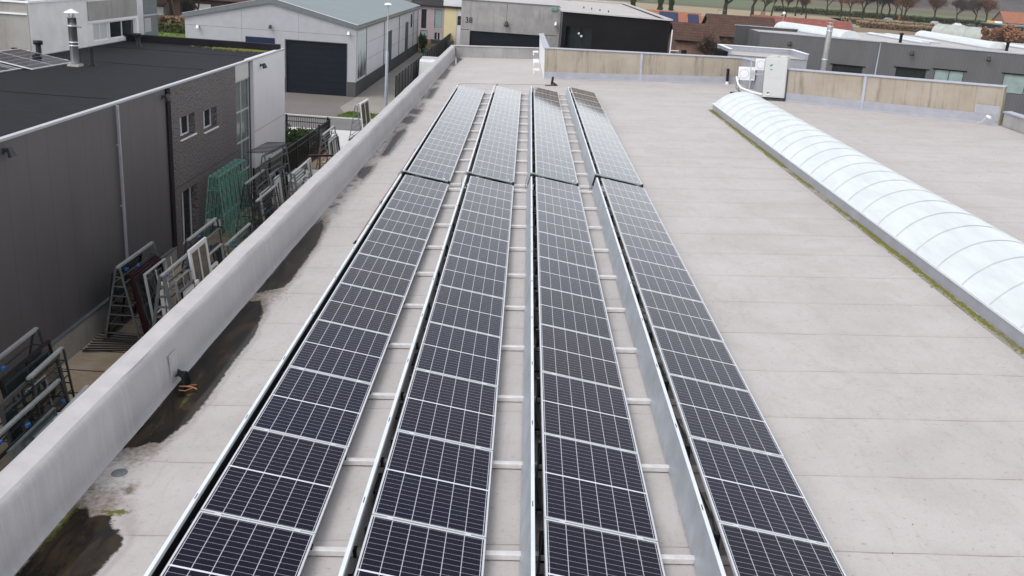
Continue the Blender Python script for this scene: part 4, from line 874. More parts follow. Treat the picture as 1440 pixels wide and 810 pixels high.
mb,_=facade((17.1,74.0),(17.1,126.0),ZG,zt,flip=1); mb.build('side_wall',M['blackwall'],D_)
mb,PDl=facade((6.45,83.9),(6.5,78.1),ZG,zt,ops=[(1.2,2.9,ZG,.4)],depth=.3,flip=1); mb.build('left_wall',M['darkgrey'],D_); fbox(PDl,1.2,2.9,ZG,.4,.25,.29).build('side_door',M['dark'],D_)
mb=MB().quad((6.6,78.2,zt-.25),(17.0,74.2,zt-.25),(17.0,126,zt-.25),(6.6,126,zt-.25)); mb.build('roof',M['roof'],D_)
for a_,b_ in (((6.45,78.05),(17.2,73.9)),((17.15,74.0),(17.15,126)),((6.45,78.1),(6.45,126)),((6.45,126),(17.15,126))):
    MB().bar((*a_,zt-.05),(*b_,zt-.05),.36,.14).build('coping',M['parapettop'],D_)
for q in range(4): MB().lathe([(.07,0),(.07,.22),(0,.22)],10,(9.6+q*.8,96-q*2.6,zt-.25)).build('roof_vent',M['darksteel'],D_)
for q,(s_,z_) in enumerate(((1.75,-.35),(2.05,-.6))):
    pp=PD(s_,z_,-.0+.45); T2=thing('pendant_lamp',['upper of the two white bulbs hanging in the black building window','lower of the two white bulbs hanging in the black building window'][q],'lamp',pp)
    MB().lathe([(0,-.12),(.10,-.06),(.13,.03),(.08,.12),(0,.14)],12).build('bulb',M['white'],T2); MB().tube((0,0,.12),(0,0,.30-z_-.02),.02,n=6).build('cord',M['blackplastic'],T2)
T_=thing('drain_pipe','thin white pipe at the right corner of the black building','pipe',(17.35,73.85,ZG)); MB().tube((0,0,0),(0,0,5.9),.06,n=8).build('pipe',M['white'],T_); MB().bar((0,0,3.9),(.9,.2,3.9),.08,.08).build('arm',M['white'],T_)
T_=thing('roof_cabinet','lilac white box with two capped pipes in front of the black building','box',(7.0,44.5,0))
MB().box(-.0,0,-1.2,1.35,.8,.40).build('casing',M['lilac'],T_,bevel=.02)
for x,z in ((1.28,.50),(1.72,.10)): MB().lathe([(.045,-1.2),(.045,z-.06),(.14,z-.06),(.14,z+.02),(0,z+.03)],12,(x,-.1,0)).build('capped_pipe',M['white'],T_)
MB().box(.75,-.012,-.05,.83,-.002,.03).build('knob',M['darksteel'],T_)
# ---------------------------------------------------------------- grey ribbed building on the right
E_=thing('ribbed_hall','long grey ribbed metal hall with flat roof and barrel skylights on the right','building',(0,0,0))
e0=(28.05,81.92); ed_=(.93396,-.35739); EL=62.
e1=(e0[0]+ed_[0]*EL,e0[1]+ed_[1]*EL)
opsE=[(7.9,10.95,-3.4,-1.72),(14.2,17.1,-3.2,-1.40),(17.9,20.65,-3.2,-1.22),(24.3,28.4,-2.9,-1.02)]
vis=MB()
Eroot=bpy.data.objects.new('front_wall',None); bpy.data.objects.remove(Eroot)
mb,PE=facade((0,0),(EL,0),ZG,.93,ops=opsE,depth=.12,flip=1)
fw=mb.build('front_wall',M['cladE'],E_); fw.location=(e0[0],e0[1],0); fw.rotation_euler=(0,0,math.atan2(ed_[1],ed_[0]))
for q,o_ in enumerate(opsE):
    f=window(E_,PE,*o_,.12,frame='blackplastic',glass='glassdark' if q<2 else 'glasspale',mull=1); f.location=fw.location; f.rotation_euler=fw.rotation_euler
    l_=fbox(PE,o_[0]-.25,o_[1]+.25,o_[3]+.01,o_[3]+.09,-.10,-.003).build('lintel',M['dark'],E_); l_.location=fw.location; l_.rotation_euler=fw.rotation_euler
c_=fbox(PE,-.1,EL,.935,1.03,-.08,.25).build('coping',M['coping'],E_); c_.location=fw.location; c_.rotation_euler=fw.rotation_euler
sw,_=facade((28.05,88.2),(28.05,81.92),ZG,.93,flip=1); sw.build('side_wall',M['cladE'],E_)
sw,_=facade((26.6,88.2),(36,88.2),ZG,1.2,flip=1); sw.build('rear_wall',M['darkgrey'],E_)
MB().box(26.5,88.1,1.205,36,88.35,1.28).build('coping',M['coping'],E_)
MB().quad((28.1,82.1,.9),(e1[0],e1[1]+.2,.9),(e1[0]+10,99,.9),(49,103,.9),(34.2,94,.9),(34.2,88.3,.9),(28.1,88.3,.9)).build('roof',M['roof'],E_)
def vault(par,x,ya,yb,wd,h,z,sk=0.):
    mb=MB(); n_=12; ring=lambda y:[(x+sk*(y-ya)+wd/2*math.cos(PI-PI*i/n_),y,z+.15+h*math.sin(PI*i/n_)) for i in range(n_+1)]
    yy_=[ya,ya+.01]+list(np.linspace(ya+1,yb,8)); vs=[p for y in yy_ for p in ring(y)]
    mb.add(vs,[(j*(n_+1)+i,j*(n_+1)+i+1,(j+1)*(n_+1)+i+1,(j+1)*(n_+1)+i) for j in range(len(yy_)-1) for i in range(n_)],True)
    mb.add(ring(ya),[tuple(range(n_+1))]); v_=mb.build('skylight',M['opal'],par)
    MB().add([(xx+sk*(yy2-ya),yy2,zz) for zz in (z+.002,z+.148) for xx,yy2 in ((x-wd/2-.05,ya-.05),(x+wd/2+.05,ya-.05),(x+wd/2+.05,yb),(x-wd/2-.05,yb))],[(0,1,2,3),(4,5,6,7),(0,1,5,4),(1,2,6,5),(2,3,7,6),(3,0,4,7)]).build('curb',M['coping'],v_); return v_
vault(E_,37.0,79.6,93.4,2.0,.75,.9,-.27); vault(E_,52.4,79.2,100.5,1.9,.62,.9,.02); vault(E_,45.5,81,96,1.0,.14,.9,-.05); vault(E_,47.8,84,97,.9,.12,.9,-.05); vault(E_,58.5,75.5,90,1.2,.2,.9)
for q,(x,y) in enumerate(((42.6,80.5),(53.2,78.9))): MB().lathe([(.16,.9),(.16,1.7),(.24,1.72),(.24,1.9),(0,1.92)],10,(x,y,0)).build('vent_pipe',M['blackplastic'],E_)
T_=thing('globe_mast','small white globe on a thin mast at the rear of the ribbed hall roof','mast',(34.0,96.5,.9)); MB().tube((0,0,0),(0,0,1.6),.04,n=6).build('mast',M['pole'],T_); MB().lathe([(0,-.22),(.16,-.15),(.22,0),(.16,.15),(0,.22)],12,(0,0,1.75)).build('globe',M['white'],T_)
for q,(s_,z_,l2) in enumerate(((3.2,.05,'dark lamp high on the ribbed wall left of the tall flue'),(15.4,.20,'dark lamp high on the ribbed wall right of the lamp post'),(22.55,.30,'dark lamp high on the ribbed wall above the right windows'))):
    wall_lamp(e0[0]+ed_[0]*s_-.02,e0[1]+ed_[1]*s_-.1,z_,l2,-.3,-.95,False,1.9)
# flat-roofed white box building in front of it
F_=thing('flat_annex','low pale building with open flat roof behind the condenser','building',(0,0,0))
x0_,x1_,y0_,y1_=21.35,28.6,64.9,70.4; zf=-.48
MB().box(x0_,y0_,ZG,x1_,y1_,zf-.01).build('wall',M['flash'],F_); MB().quad((x0_,y0_-.08,zf),(x1_,y0_-.08,zf),(x1_,y1_,zf),(x0_,y1_,zf)).build('roof',M['roof'],F_)
MB().box(x0_,y1_-.25,zf+.003,x1_,y1_,.0).build('rear_parapet',M['flash'],F_); MB().box(x1_-.25,y0_-.05,zf+.003,x1_,y1_-.26,.0).build('side_parapet',M['coping'],F_); MB().box(x0_,y0_-.05,zf+.003,x0_+.25,y1_-.26,.0).build('side_parapet',M['coping'],F_)
MB().box(x0_-.05,y1_-.3,.003,x1_+.05,y1_+.05,.06).build('coping',M['white'],F_); MB().box(x0_-.05,y0_-.1,.003,x0_+.3,y1_-.31,.06).build('coping',M['white'],F_); MB().box(x1_-.3,y0_-.1,.003,x1_+.05,y1_-.31,.06).build('coping',M['white'],F_)
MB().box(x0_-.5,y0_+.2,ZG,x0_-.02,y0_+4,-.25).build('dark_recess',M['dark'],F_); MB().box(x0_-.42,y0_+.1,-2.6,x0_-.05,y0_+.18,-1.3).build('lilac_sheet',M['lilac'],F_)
T_=thing('flue_pipe','tall shiny stainless flue standing before the ribbed grey hall','flue',(22.5,40,ZG)); MB().lathe([(.18,0),(.18,8.45)],20).lathe([(.0,8.2),(.17,8.25)],20).build('flue_tube',M['inox'],T_)
for z in (2.2,4.9,6.3,8.1,8.4): MB().lathe([(.181,z),(.205,z),(.205,z+.07),(.181,z+.07)],20).build('band',M['alu'],T_)
for q in range(3): MB().tube((.13*math.cos(q*2.1),.13*math.sin(q*2.1),8.4),(.13*math.cos(q*2.1),.13*math.sin(q*2.1),8.65),.015,n=5).build('cap_strut',M['inox'],T_)
MB().lathe([(0,8.68),(.2,8.66),(.2,8.62),(0,8.62)],16).build('cap',M['inox'],T_)
# ================================================================ racks in the yard
def Afr(mb,y,h,w_,t,rung=0,n=0,x=0):
    mb.bar((x-w_/2,y,0),(x-.05,y,h),t,t,(0,1,0)); mb.bar((x+w_/2,y,0),(x+.05,y,h),t,t,(0,1,0))
    for i in range(n):
        z=h*(i+1)/(n+1); k=1-z/h; mb.bar((x-w_/2*k-.03,y,z),(x+w_/2*k+.03,y,z),t*.6,t*.6,(0,1,0))
def rack(lab,x,y,L,h,w_,m_,rungs=4,rz=0,ends=2,t=.045,side_bars=3,clamps=0,grp='A-frame racks in the yard',top='lightsteel',name='glass_rack'):
    T_=thing(name,lab,'rack',(x,y,ZG),rz,grp)
    for i in range(ends):
        mb=MB(); Afr(mb,L*i/(ends-1),h,w_,t,n=rungs); mb.build('end_frame',M[m_],T_)
    MB().box(-.04,-.03,h-.02,.04,L+.03,h+.04).build('top_beam',M[top],T_)
    mb=MB(); mb.box(-w_/2-.05,-.05,.0,-w_/2+.03,L+.05,.09); mb.box(w_/2-.03,-.05,.0,w_/2+.05,L+.05,.09); mb.box(-w_/2,-.04,.0,w_/2,.04,.085); mb.box(-w_/2,L-.04,.0,w_/2,L+.04,.085); mb.build('base_frame',M[m_],T_)
    for s in (-1,1):
        mb=MB()
        for i in range(side_bars):
            z=h*(i+.7)/(side_bars+.4); xx=s*(w_/2*(1-z/h)+.04); mb.bar((xx,0,z),(xx,L,z),t*.55,t*.55)
        mb.build('side_bars',M[m_],T_)
    rs=random.Random(int(abs(y)*100))
    for i in range(clamps):
        z=h*rs.uniform(.35,.97); s=rs.choice((-1,1)); xx=s*(w_/2*(1-z/h)+.07); yy_=rs.uniform(0,L)
        MB().box(xx-.035,yy_-.06,z-.03,xx+.035,yy_+.06,z+.03).build('clamp',M['blue'],T_)
    return T_
def frame(lab,x,y,wd,h,lean,m_,rz=0,mull=1,pw=.09,pane=True,z=ZG+.09,name='glazing_unit',grp='glazing units leaning on the racks',glass='glassclear'):
    """window frame standing in the y-z plane, leaning by `lean` about y"""
    T_=thing(name,lab,'glazing unit',(x,y,z),rz,grp); T_.matrix_world=Matrix.Translation((x,y,z))@Matrix.Rotation(rz,4,'Z')@Matrix.Rotation(lean,4,'Y')
    mb=MB(); mb.box(-.035,0,0,.035,pw,h).box(-.035,wd-pw,0,.035,wd,h).box(-.035,pw,0,.035,wd-pw,pw).box(-.035,pw,h-pw,.035,wd-pw,h)
    for i in range(mull):
        yy_=pw+(wd-2*pw)*(i+1)/(mull+1); mb.box(-.030,yy_-.035,pw,.030,yy_+.035,h-pw)
    mb.build('profile',M[m_],T_)
    if pane: MB().box(-.006,pw-.01,pw-.01,.006,wd-pw+.01,h-pw+.01).build('pane',M[glass],T_)
    return T_
rack('tall dark rack with pale top beam at the left picture edge',-7.55,-7.6,3.2,2.25,1.1,'darksteel',5,R(2),clamps=5,side_bars=4)
frame('dark framed glazed unit leaning on the tall rack at the left edge',-6.75,-7.3,2.6,1.75,-.14,'darkgrey',R(2),1,.07)
frame('second dark framed unit behind it on the tall rack, nearer the grey wall',-6.95,-6.7,2.2,2.0,-.16,'blackplastic',R(2),1,.06)
rack('lower dark rack in front of the tall one at the left picture edge',-6.75,-8.3,3.0,1.45,.8,'darksteel',3,R(1),clamps=4,side_bars=3,t=.055)
frame('pale blue tinted pane standing in the lower rack at the left edge',-6.3,-8.1,1.9,1.2,-.12,'greysteel',R(1),0,.03,glass='glassblue')
for i,(x_,y_,h_) in enumerate(((-6.95,-6.2,1.9),(-6.1,-6.9,1.35))):
    T_=rack(['narrow dark ladder rack between the two racks at the left edge','small front dark ladder rack at the left picture edge'][i],x_,y_,1.6,h_,.55,'darksteel',6,R(3),clamps=3,side_bars=5,t=.04)
rack('green-grey rack loaded with dark red frames beside the plinth',-7.8,.35,2.45,2.2,1.0,'greysteel',7,0,clamps=5,side_bars=3)
for i in range(3): frame(['outermost dark red framed unit on the loaded rack','middle dark red framed unit on the loaded rack','innermost dark red framed unit on the loaded rack'][i],-7.12-.11*i,.55+.12*i,1.95,1.8,-.20,'redframe',0,0,.05,glass='glassdark')
frame('large dark pane on the wall side of the loaded rack',-8.3,.5,2.0,1.9,.15,'blackplastic',0,1,.05,glass='glassdark')
for i,(ya_,za_,yb_,zb_) in enumerate(((.95,2.0,1.15,.25),(2.1,2.05,2.25,.45),(.8,.75,2.5,.95))):
    o=MB().bar((0,0,0),(.12,yb_-ya_,zb_-za_),.035,.012).build('strap',M['white']); o.location=(-7.0,ya_,ZG+za_); tag(o,['near upright white strap over the dark red units','far upright white strap over the dark red units','level white strap round the dark red units'][i],'strap','white straps on the loaded rack')
for i in range(2):
    o=MB().box(-.05,-.04,0,.05,.04,1.75).build('profile_bar',M['wframe'],bevel=.005); o.matrix_world=Matrix.Translation((-6.62+.14*i,.55+.02*i,ZG+.05))@Matrix.Rotation(-.06,4,'Y'); tag(o,['left of the two white upright profile bars beside the loaded rack','right of the two white upright profile bars beside the loaded rack'][i],'profile bar','white profile bars')
rack('mid-grey rack with ladder ends behind the white profile bars',-6.55,.2,2.3,2.1,.8,'greysteel',6,0,clamps=1,side_bars=3,t=.08)
frame('small white window frame leaning on the mid-grey rack',-6.05,.9,1.15,1.35,-.13,'wframe',0,1,.10)
frame('tall white three-bar window frame in the middle of the yard',-6.20,2.05,1.5,2.2,-.12,'wframe',0,1,.13)
rack('dark rack dotted with blue clamps behind the tall white frame',-6.9,3.3,2.6,2.2,.9,'darksteel',4,0,clamps=11,side_bars=5)
frame('low white-framed unit on the rack with blue clamps',-6.35,3.4,1.2,1.1,-.12,'wframe',0,1,.08)
frame('tall clear pane on the rack with blue clamps',-6.45,4.4,1.3,1.9,-.14,'greysteel',0,0,.04)
rack('low grey rack with pale top beam in front of the green frames',-6.5,5.6,2.8,1.4,.7,'greysteel',3,0,clamps=6,side_bars=3)
frame('dark red pane with blue clamps in the low grey rack',-6.1,5.8,2.3,1.15,-.12,'redframe',0,1,.05,glass='glassdark')
for i in range(7):
    T_=thing('green_stillage',f"green steel A-frame stillage, {ORD[i]} from the near end of the green group",'stillage',(-8.02,9.3+i*.50,ZG),0,'green A-frames in the yard')
    for q,yy_ in enumerate((0,.30)):
        mb=MB(); mb.bar((-.48,yy_,0),(-.17,yy_,2.8),.038,.038,(0,1,0)); mb.bar((.48,yy_,0),(.17,yy_,2.8),.038,.038,(0,1,0)); mb.bar((-.19,yy_,2.8),(.19,yy_,2.8),.038,.038,(0,1,0))
        for z in (1.0,2.3): k=.48-.31*z/2.8; mb.bar((-k,yy_,z),(k,yy_,z),.028,.028,(0,1,0))
        mb.build('upright_frame',M['greensteel'],T_)
    for z,k in ((.06,.48),(1.4,.32),(2.8,.17)):
        for s in (-1,1): MB().bar((s*k,0,z),(s*k,.30,z),.04,.04).build('tie_bar',M['greensteel'],T_)
    if i==0: MB().box(-.30,-.05,1.0,.22,-.03,1.24).build('sign_plate',M['acbox'],T_); MB().box(-.48,-.1,-.0,.5,.1,.06).build('foot_plate',M['greensteel'],T_)
rack('dark rack behind the green frames holding panes',-7.45,11.3,2.6,2.15,.9,'darksteel',4,0,clamps=3,side_bars=5)
frame('brownish pane in the dark rack behind the green frames',-6.95,11.6,1.9,1.7,-.13,'darksteel',0,1,.05,glass='glassdark')
rack('second dark rack behind the green frames, nearer the parapet',-6.6,9.7,2.6,1.9,.8,'darksteel',4,0,clamps=2,side_bars=5)
T_=rack('tall blue-grey rack with a comb of prongs on top, against the white slab',-7.3,13.3,2.7,2.85,.9,'greysteel',6,R(-4),clamps=2,side_bars=6,top='greysteel')
for i in range(9): MB().bar((-.75,.15+i*.3,2.92),(.35,.15+i*.3,2.98),.03,.03).build('prong',M['darksteel'],T_)
frame('leaning white panel inside the tall comb rack',-6.75,13.7,.8,1.8,-.13,'wframe',0,0,.25)
frame('dark pane inside the tall comb rack',-6.8,14.6,1.2,1.9,-.13,'darksteel',0,1,.05)
rack('mid-grey ladder rack next to the iron fence',-6.2,13.6,2.7,2.15,.75,'greysteel',5,0,clamps=0,side_bars=6,t=.07)
frame('white upright board on the ladder rack next to the iron fence',-5.9,15.9,.55,2.2,-.1,'acbox',0,0,.15)
T_=thing('steel_trestle','orange primed steel trestle at the fence end of the yard','trestle',(-7.2,21.2,ZG)); MB().bar((0,0,0),(0,0,1.35),.10,.10).build('leg',M['rustorange'],T_); MB().bar((0,2.3,0),(0,2.3,1.35),.08,.08).build('leg',M['rustorange'],T_); MB().bar((-.05,-.1,1.4),(1.5,.6,1.4),.09,.09).build('top_bar',M['redframe'],T_)
rack('grey rack with glass standing on the pale forecourt edge',-6.9,22.8,2.7,2.15,.8,'greysteel',5,0,clamps=0,side_bars=6)
frame('glazed unit in the rack on the forecourt edge',-6.45,23.0,1.9,1.7,-.12,'acbox',0,2,.06)
o=MB().box(-8.2,19.5,ZG+.003,-6.0,22.5,ZG+.45).build('crate',M['forecourt'],bevel=.02); tag(o,'low pale pallet box behind the orange trestle','crate')
rack('farthest rack standing by the street, loaded with dark glass',-7.1,33.4,3.0,2.15,.8,'greysteel',5,R(-3),clamps=0,side_bars=5)
frame('reddish framed unit on the farthest rack by the street',-6.7,33.9,2.3,2.15,-.12,'wframe',R(-3),1,.10,glass='glassdark')
mb=MB()
for i in range(9): mb.bar((-8.55,-.5+i*.16,ZG+.04+.012*i),(-7.4,-.25+i*.11,ZG+.05+.012*i),.035,.03)
o=mb.build('loose_bars',M['darksteel']); tag(o,'loose dark steel bars on the slabs before the loaded rack','steel bars')
o=MB().bar((-7.3,.3,ZG+.10),(-5.4,.0,ZG+.10),.22,.14).build('steel_beam',M['darksteel']); tag(o,'short dark steel beam lying at the foot of the white profile bars','steel beam')
k_=0
for nm,x,y,L_,h_ in (('tall rack at the left picture edge',-6.95,-6.9,2.2,1.9),('lower rack at the left picture edge',-6.3,-7.4,1.7,1.15),('loaded rack beside the plinth',-7.2,.9,1.9,1.9),('mid-grey ladder-end rack',-6.15,.5,1.7,1.8),('rack with blue clamps',-6.4,3.7,2.1,1.9),('low grey rack before the green frames',-6.15,6.2,2.0,1.1),('dark rack behind the green frames',-7.0,11.9,2.0,1.85),('tall comb rack',-6.85,13.4,2.2,2.3),('ladder rack next to the iron fence',-5.85,13.9,2.1,1.8),('rack on the forecourt edge',-6.5,23.4,2.2,1.8)):
    for q in range(2):
        frame(('outer' if q==0 else 'inner')+' thin-edged unit leaning on the '+nm,x+.12-.10*q,y+.22*q,L_*random.uniform(.6,.95),h_*random.uniform(.75,1.0),-.13-.03*q,('lightsteel','darksteel','acbox','greysteel')[(k_+q)%4],0,q,.032,pane=(q==1))
    k_+=1
# iron fence with shrubs
def iron_fence(lab,a,b_,h=1.75):
    L=math.hypot(b_[0]-a[0],b_[1]-a[1]); T_=thing('iron_fence',lab,'fence',(a[0],a[1],ZG),math.atan2(b_[1]-a[1],b_[0]-a[0]))
    mb=MB().box(0,-.02,h-.05,L,.02,h).box(0,-.02,h-.32,L,.02,h-.28).box(0,-.02,.12,L,.02,.16); mb.build('rails',M['blackplastic'],T_)
    mb=MB(); s=.1
    while s<L: mb.box(s-.011,-.011,.05,s+.011,.011,h); s+=.125
    mb.build('bars',M['blackplastic'],T_)
    for q in range(int(L//2.4)+1): MB().box(q*2.4-.04,-.04,0,q*2.4+.04,.04,h+.08).build('post',M['blackplastic'],T_)
    return T_
iron_fence('black iron railing running away from the white slab towards the street',(-8.35,15.6),(-8.05,30.4))
iron_fence('black iron railing across the end of the shrub bed',(-13.0,30.6),(-8.1,30.4))
for i,(x,y,s) in enumerate(((-9.2,24.2,1.0),(-9.6,26.4,1.15),(-9.0,28.4,1.0),(-10.8,27.5,1.2),(-9.4,29.6,.75))):
    bush('garden_shrub',['nearest dark shrub behind the railing','second dark shrub from the near end behind the railing','dark shrub in the middle of the railing bed','large dark shrub at the back of the railing bed','smallest dark shrub at the railing corner'][i],'shrub',(x,y,ZG),1.1*s,1.2*s,1.6*s,1500,.085,M['evergreen'],'shrubs behind the iron railing',seed=10+i)
# ================================================================ trees, hedges, far houses, vehicles
def tree_mesh(seed,h=13.,r=.35,spread=.62,levels=4,leaves=900,leafm='rustleaf',leaf=.22,low=.26,twigs=3):
    rs=random.Random(seed); tb=MB(); tw=MB(); lf=MB(); tips=[]
    def grow(p,d,L,rad,lv):
        n_=3; q=Vector(p)
        for i in range(n_):
            jg=.03 if lv==0 else .10; nd=(d+Vector((rs.gauss(0,jg),rs.gauss(0,jg),rs.gauss(0,.05)))).normalized(); e=q+nd*L/n_
            (tb if lv<=2 else tw).tube(q,e,rad*(1-.22*i/n_*1.2),rad*(1-.22*(i+1)/n_*1.2),6 if lv<2 else 3,cap=False); 
            if lv>0 and lv<levels and i>0:
                for _ in range(1 if lv>1 else 2):
                    s=(nd+Vector((rs.gauss(0,spread),rs.gauss(0,spread),rs.uniform(-.1,.5)))).normalized(); grow(e,s,L*rs.uniform(.5,.75),rad*.5,lv+1)
            q=e; d=nd
        if lv>=levels-1: tips.append(q)
        if lv<levels:
            for _ in range(3 if lv<2 else 2):
                s=(d+Vector((rs.gauss(0,spread),rs.gauss(0,spread),rs.uniform(0,.5)))).normalized(); grow(q,s,L*rs.uniform(.6,.85),rad*.55,lv+1)
    tb.tube((0,0,-.2),(0,0,.5),r*1.5,r,8,cap=False)
    q=Vector((0,0,.5)); d=Vector((rs.gauss(0,.02),rs.gauss(0,.02),1)).normalized(); L0=h*low
    grow(q,d,L0,r,0)
    for t_ in tips:
        for _ in range(twigs):
            e=t_+Vector((rs.gauss(0,.7),rs.gauss(0,.7),rs.gauss(.3,.6))); a=(e-t_).orthogonal().normalized()*.025*max(1,h/11); tw.add([t_-a,t_+a,e],[(0,1,2)])
    for _ in range(leaves if tips else 0):
        c=rs.choice(tips)+Vector((rs.gauss(0,.7),rs.gauss(0,.7),rs.gauss(0,.6))); a=Vector((rs.gauss(0,1),rs.gauss(0,1),rs.gauss(0,1))).normalized()*leaf*rs.uniform(.5,1.4); b_=a.orthogonal().normalized()*leaf*.6
        lf.add([c-a,c+b_,c+a,c-b_],[(0,1,2,3)])
    return tb,tw,lf,leafm
def make_tree(lab,seed,**k):
    tb,tw,lf,lm_=tree_mesh(seed,**k); T_=thing('autumn_tree',lab,'tree',(0,0,0)); t_=tb.build('trunk',M['bark'],T_,recalc=False); kk=[(t_,[])]
    if tw.f: kk.append((tw.build('twigs',M['twig'],T_,recalc=False),[]))
    if lf.f: kk.append((lf.build('leaves',M[lm_],T_,recalc=False),[]))
    return T_,kk
def put(proto,used,x,y,z,s,rz,lab,grp):
    mt=Matrix.Translation((x,y,z))@Matrix.Rotation(rz,4,'Z')@Matrix.Scale(s,4)
    if not used[0]:
        used[0]=True; proto[0].matrix_world=mt; proto[0]['label']=lab; proto[0]['group']=grp
    else: copy_thing(proto[0],proto[1],mt,lab,grp)
pr=[(make_tree('x',s,**k),[False]) for s,k in ((21,dict(h=14,r=.42,leaves=4200,leaf=.17,leafm='rustleaf',twigs=11)),(22,dict(h=15,r=.42,leaves=3000,leaf=.17,leafm='paleleaf',twigs=11)),(23,dict(h=14,r=.38,leaves=1800,leaf=.17,leafm='rustleaf',twigs=12)),(24,dict(h=15,r=.38,leaves=0,leafm='twig',twigs=12)))]
row=[(1150,17,1),(1162,22,2),(1178,24,0),(1194,26,0),(1209,24,1),(1212,27,2),(1227,26,1),(1231,29,3),(1245,25,2),(1252,30,3),(1265,30,2),(1270,33,0),(1316,31,0),(1338,33,3),(1361,34,3),(1384,37,0)]
CWv=cam.matrix_world.translation.copy(); RW=cam.matrix_world.to_3x3()
TR=[(1150,130,436),(1162,137.2,421.7),(1178,139.5,409),(1194,140.7,400.4),(1209,153,420),(1212,147.3,403.6),(1227,158,416),(1231,151,392),(1245,166,424),(1252,157,392),(1265,167,412.5),(1270,157.2,382.2),(1316,187,425),(1338,196,422),(1361,199,411),(1384,205,413)]
kinds=[1,2,0,0,1,2,1,3,2,3,2,0,0,3,3,0]
for i,((px,x,y),kd) in enumerate(zip(TR,kinds)):
    put(pr[kd][0],pr[kd][1],x,y,ZG,random.uniform(.95,1.2),random.uniform(0,6),f"{['rusty-leaved','pale-leaved','sparse-leaved','bare'][kd]} tree, {ORD[i]} from the left in the far roadside row",'trees along the far road')
# nearer large bare trees left of that row
big=make_tree('x',31,h=17,r=.75,leaves=0,leafm='twig',twigs=6); ub=[False]; big2=make_tree('x',33,h=15,r=.40,leaves=250,leafm='paleleaf',twigs=5,leaf=.2); ub2=[False]
for i,(x,y,s,b_) in enumerate(((61,268,1.0,0),(77,303,.85,0),(90,330,.9,1),(93,354,.9,1),(103,365,.9,1),(112,380,.85,1),(84,318,.7,1),(99,345,.75,1),(120,400,.8,1),(108,350,.7,1))):
    put(big if b_==0 else big2,ub if b_==0 else ub2,x,y,ZG,s,i*1.3,['thick-trunked bare tree behind the brown roofs','second thick bare tree, left of the red roof','bare tree just left of the red roof ridge','thin bare tree behind the red roof, first of the thicket','bare tree in the thicket behind the left half of the red roof','bare tree in the thicket behind the middle of the red roof','small bare tree between the two thick trunks','small tree low behind the red roof left end','bare tree where the thicket meets the field','slight bare tree in front of the thicket'][i],'bare trees behind the red roof')
# ivy columns
for i,(x,y,s) in enumerate(((37.6,305,.9),(49.5,326,1.),(54.5,334,1.))):
    T_=thing('ivy_tree',['leftmost of three dark ivy-clad trunks beyond the black building','middle dark ivy-clad trunk beyond the black building','rightmost of three dark ivy-clad trunks beyond the black building'][i],'tree',(x,y,ZG),0,'ivy-clad trunks')
    MB().tube((0,0,0),(0,0,9*s),.4,.25,8).build('trunk',M['bark'],T_); rs=random.Random(i); mb=MB()
    for _ in range(1500):
        z=rs.uniform(.2,10*s); a=rs.uniform(0,6.28); r_=rs.uniform(.5,.95)*(1+.2*math.sin(z*2+i)); c=Vector((r_*math.cos(a),r_*math.sin(a),z)); u=Vector((rs.gauss(0,1),rs.gauss(0,1),rs.gauss(0,1))).normalized()*.28; v_=u.orthogonal().normalized()*.18
        mb.add([c-u,c+v_,c+u,c-v_],[(0,1,2,3)])
    mb.build('foliage',M['evergreen'],T_,recalc=False)
# nearer small bare-brown tree before the brick house
t_=make_tree('bushy bare tree with faded leaves in front of the brown-roofed brick house',41,h=5.2,r=.09,leaves=550,leafm='paleleaf',leaf=.08,low=.22,twigs=4); t_[0].matrix_world=Matrix.Translation((25.8,98,ZG)); 
t_=make_tree('small orange-leaved tree beside the brick house wall',42,h=3.8,r=.07,leaves=500,leafm='rustleaf',leaf=.10,low=.25,twigs=5); t_[0].matrix_world=Matrix.Translation((27.6,99,ZG))
def hedge(lab,x0,y0,x1,y1,wd,h,m_,n,leaf,seed,name='hedge',z=ZG):
    rs=random.Random(seed); L=math.hypot(x1-x0,y1-y0); T_=thing(name,lab,'hedge',(x0,y0,z),math.atan2(y1-y0,x1-x0)); mb=MB().box(0,-wd*.4,0,L,wd*.4,h*.85)
    mb.build('core',M['bark'],T_); mb=MB()
    for _ in range(n):
        f=rs.choice((0,1,1)); s=rs.uniform(0,L); 
        c=Vector((s,rs.uniform(-wd/2,wd/2),h*(.85+rs.uniform(0,.18)*(1+.5*math.sin(s*.7))))) if f==0 else Vector((s,-wd/2*rs.uniform(.8,1.1),rs.uniform(.03,h)))
        u=Vector((rs.gauss(0,1),rs.gauss(0,1),rs.gauss(0,1))).normalized()*leaf; v_=u.orthogonal().normalized()*leaf*.6; mb.add([c-u,c+v_,c+u,c-v_],[(0,1,2,3)])
    mb.build('foliage',m_,T_,recalc=False); return T_
hedge('clipped dark hedge along the back of the lawn',-66,101,-22,99,1.6,1.15,M['hedge'],6000,.16,1)
hedge('tall loose hedge behind the clipped one by the lawn',-70,104.5,-22,102.5,2.5,1.75,M['paleleaf'],5000,.25,2)
for i,(x,y,s,kd) in enumerate(((-52,112,.85,3),(-49.5,108,.7,2),(-46.5,112,.8,3),(-44,109,.65,3),(-55,116,.9,3),(-41.5,107,.6,3))):
    put(pr[kd][0],pr[kd][1],x,y,ZG,s,i*1.1,['leftmost bare garden tree behind the lawn hedge','sparse-leaved garden tree behind the lawn hedge','middle bare garden tree behind the lawn hedge','bare garden tree before the white house','bare tree at the back left of the garden','slim bare tree nearest the hall in the garden'][i],'garden trees behind the lawn')
bush('conifer','dark conifer clump among the garden trees','conifer',(-50.5,110,ZG),2.2,2.2,7.5,2500,.22,M['evergreen'],seed=55)
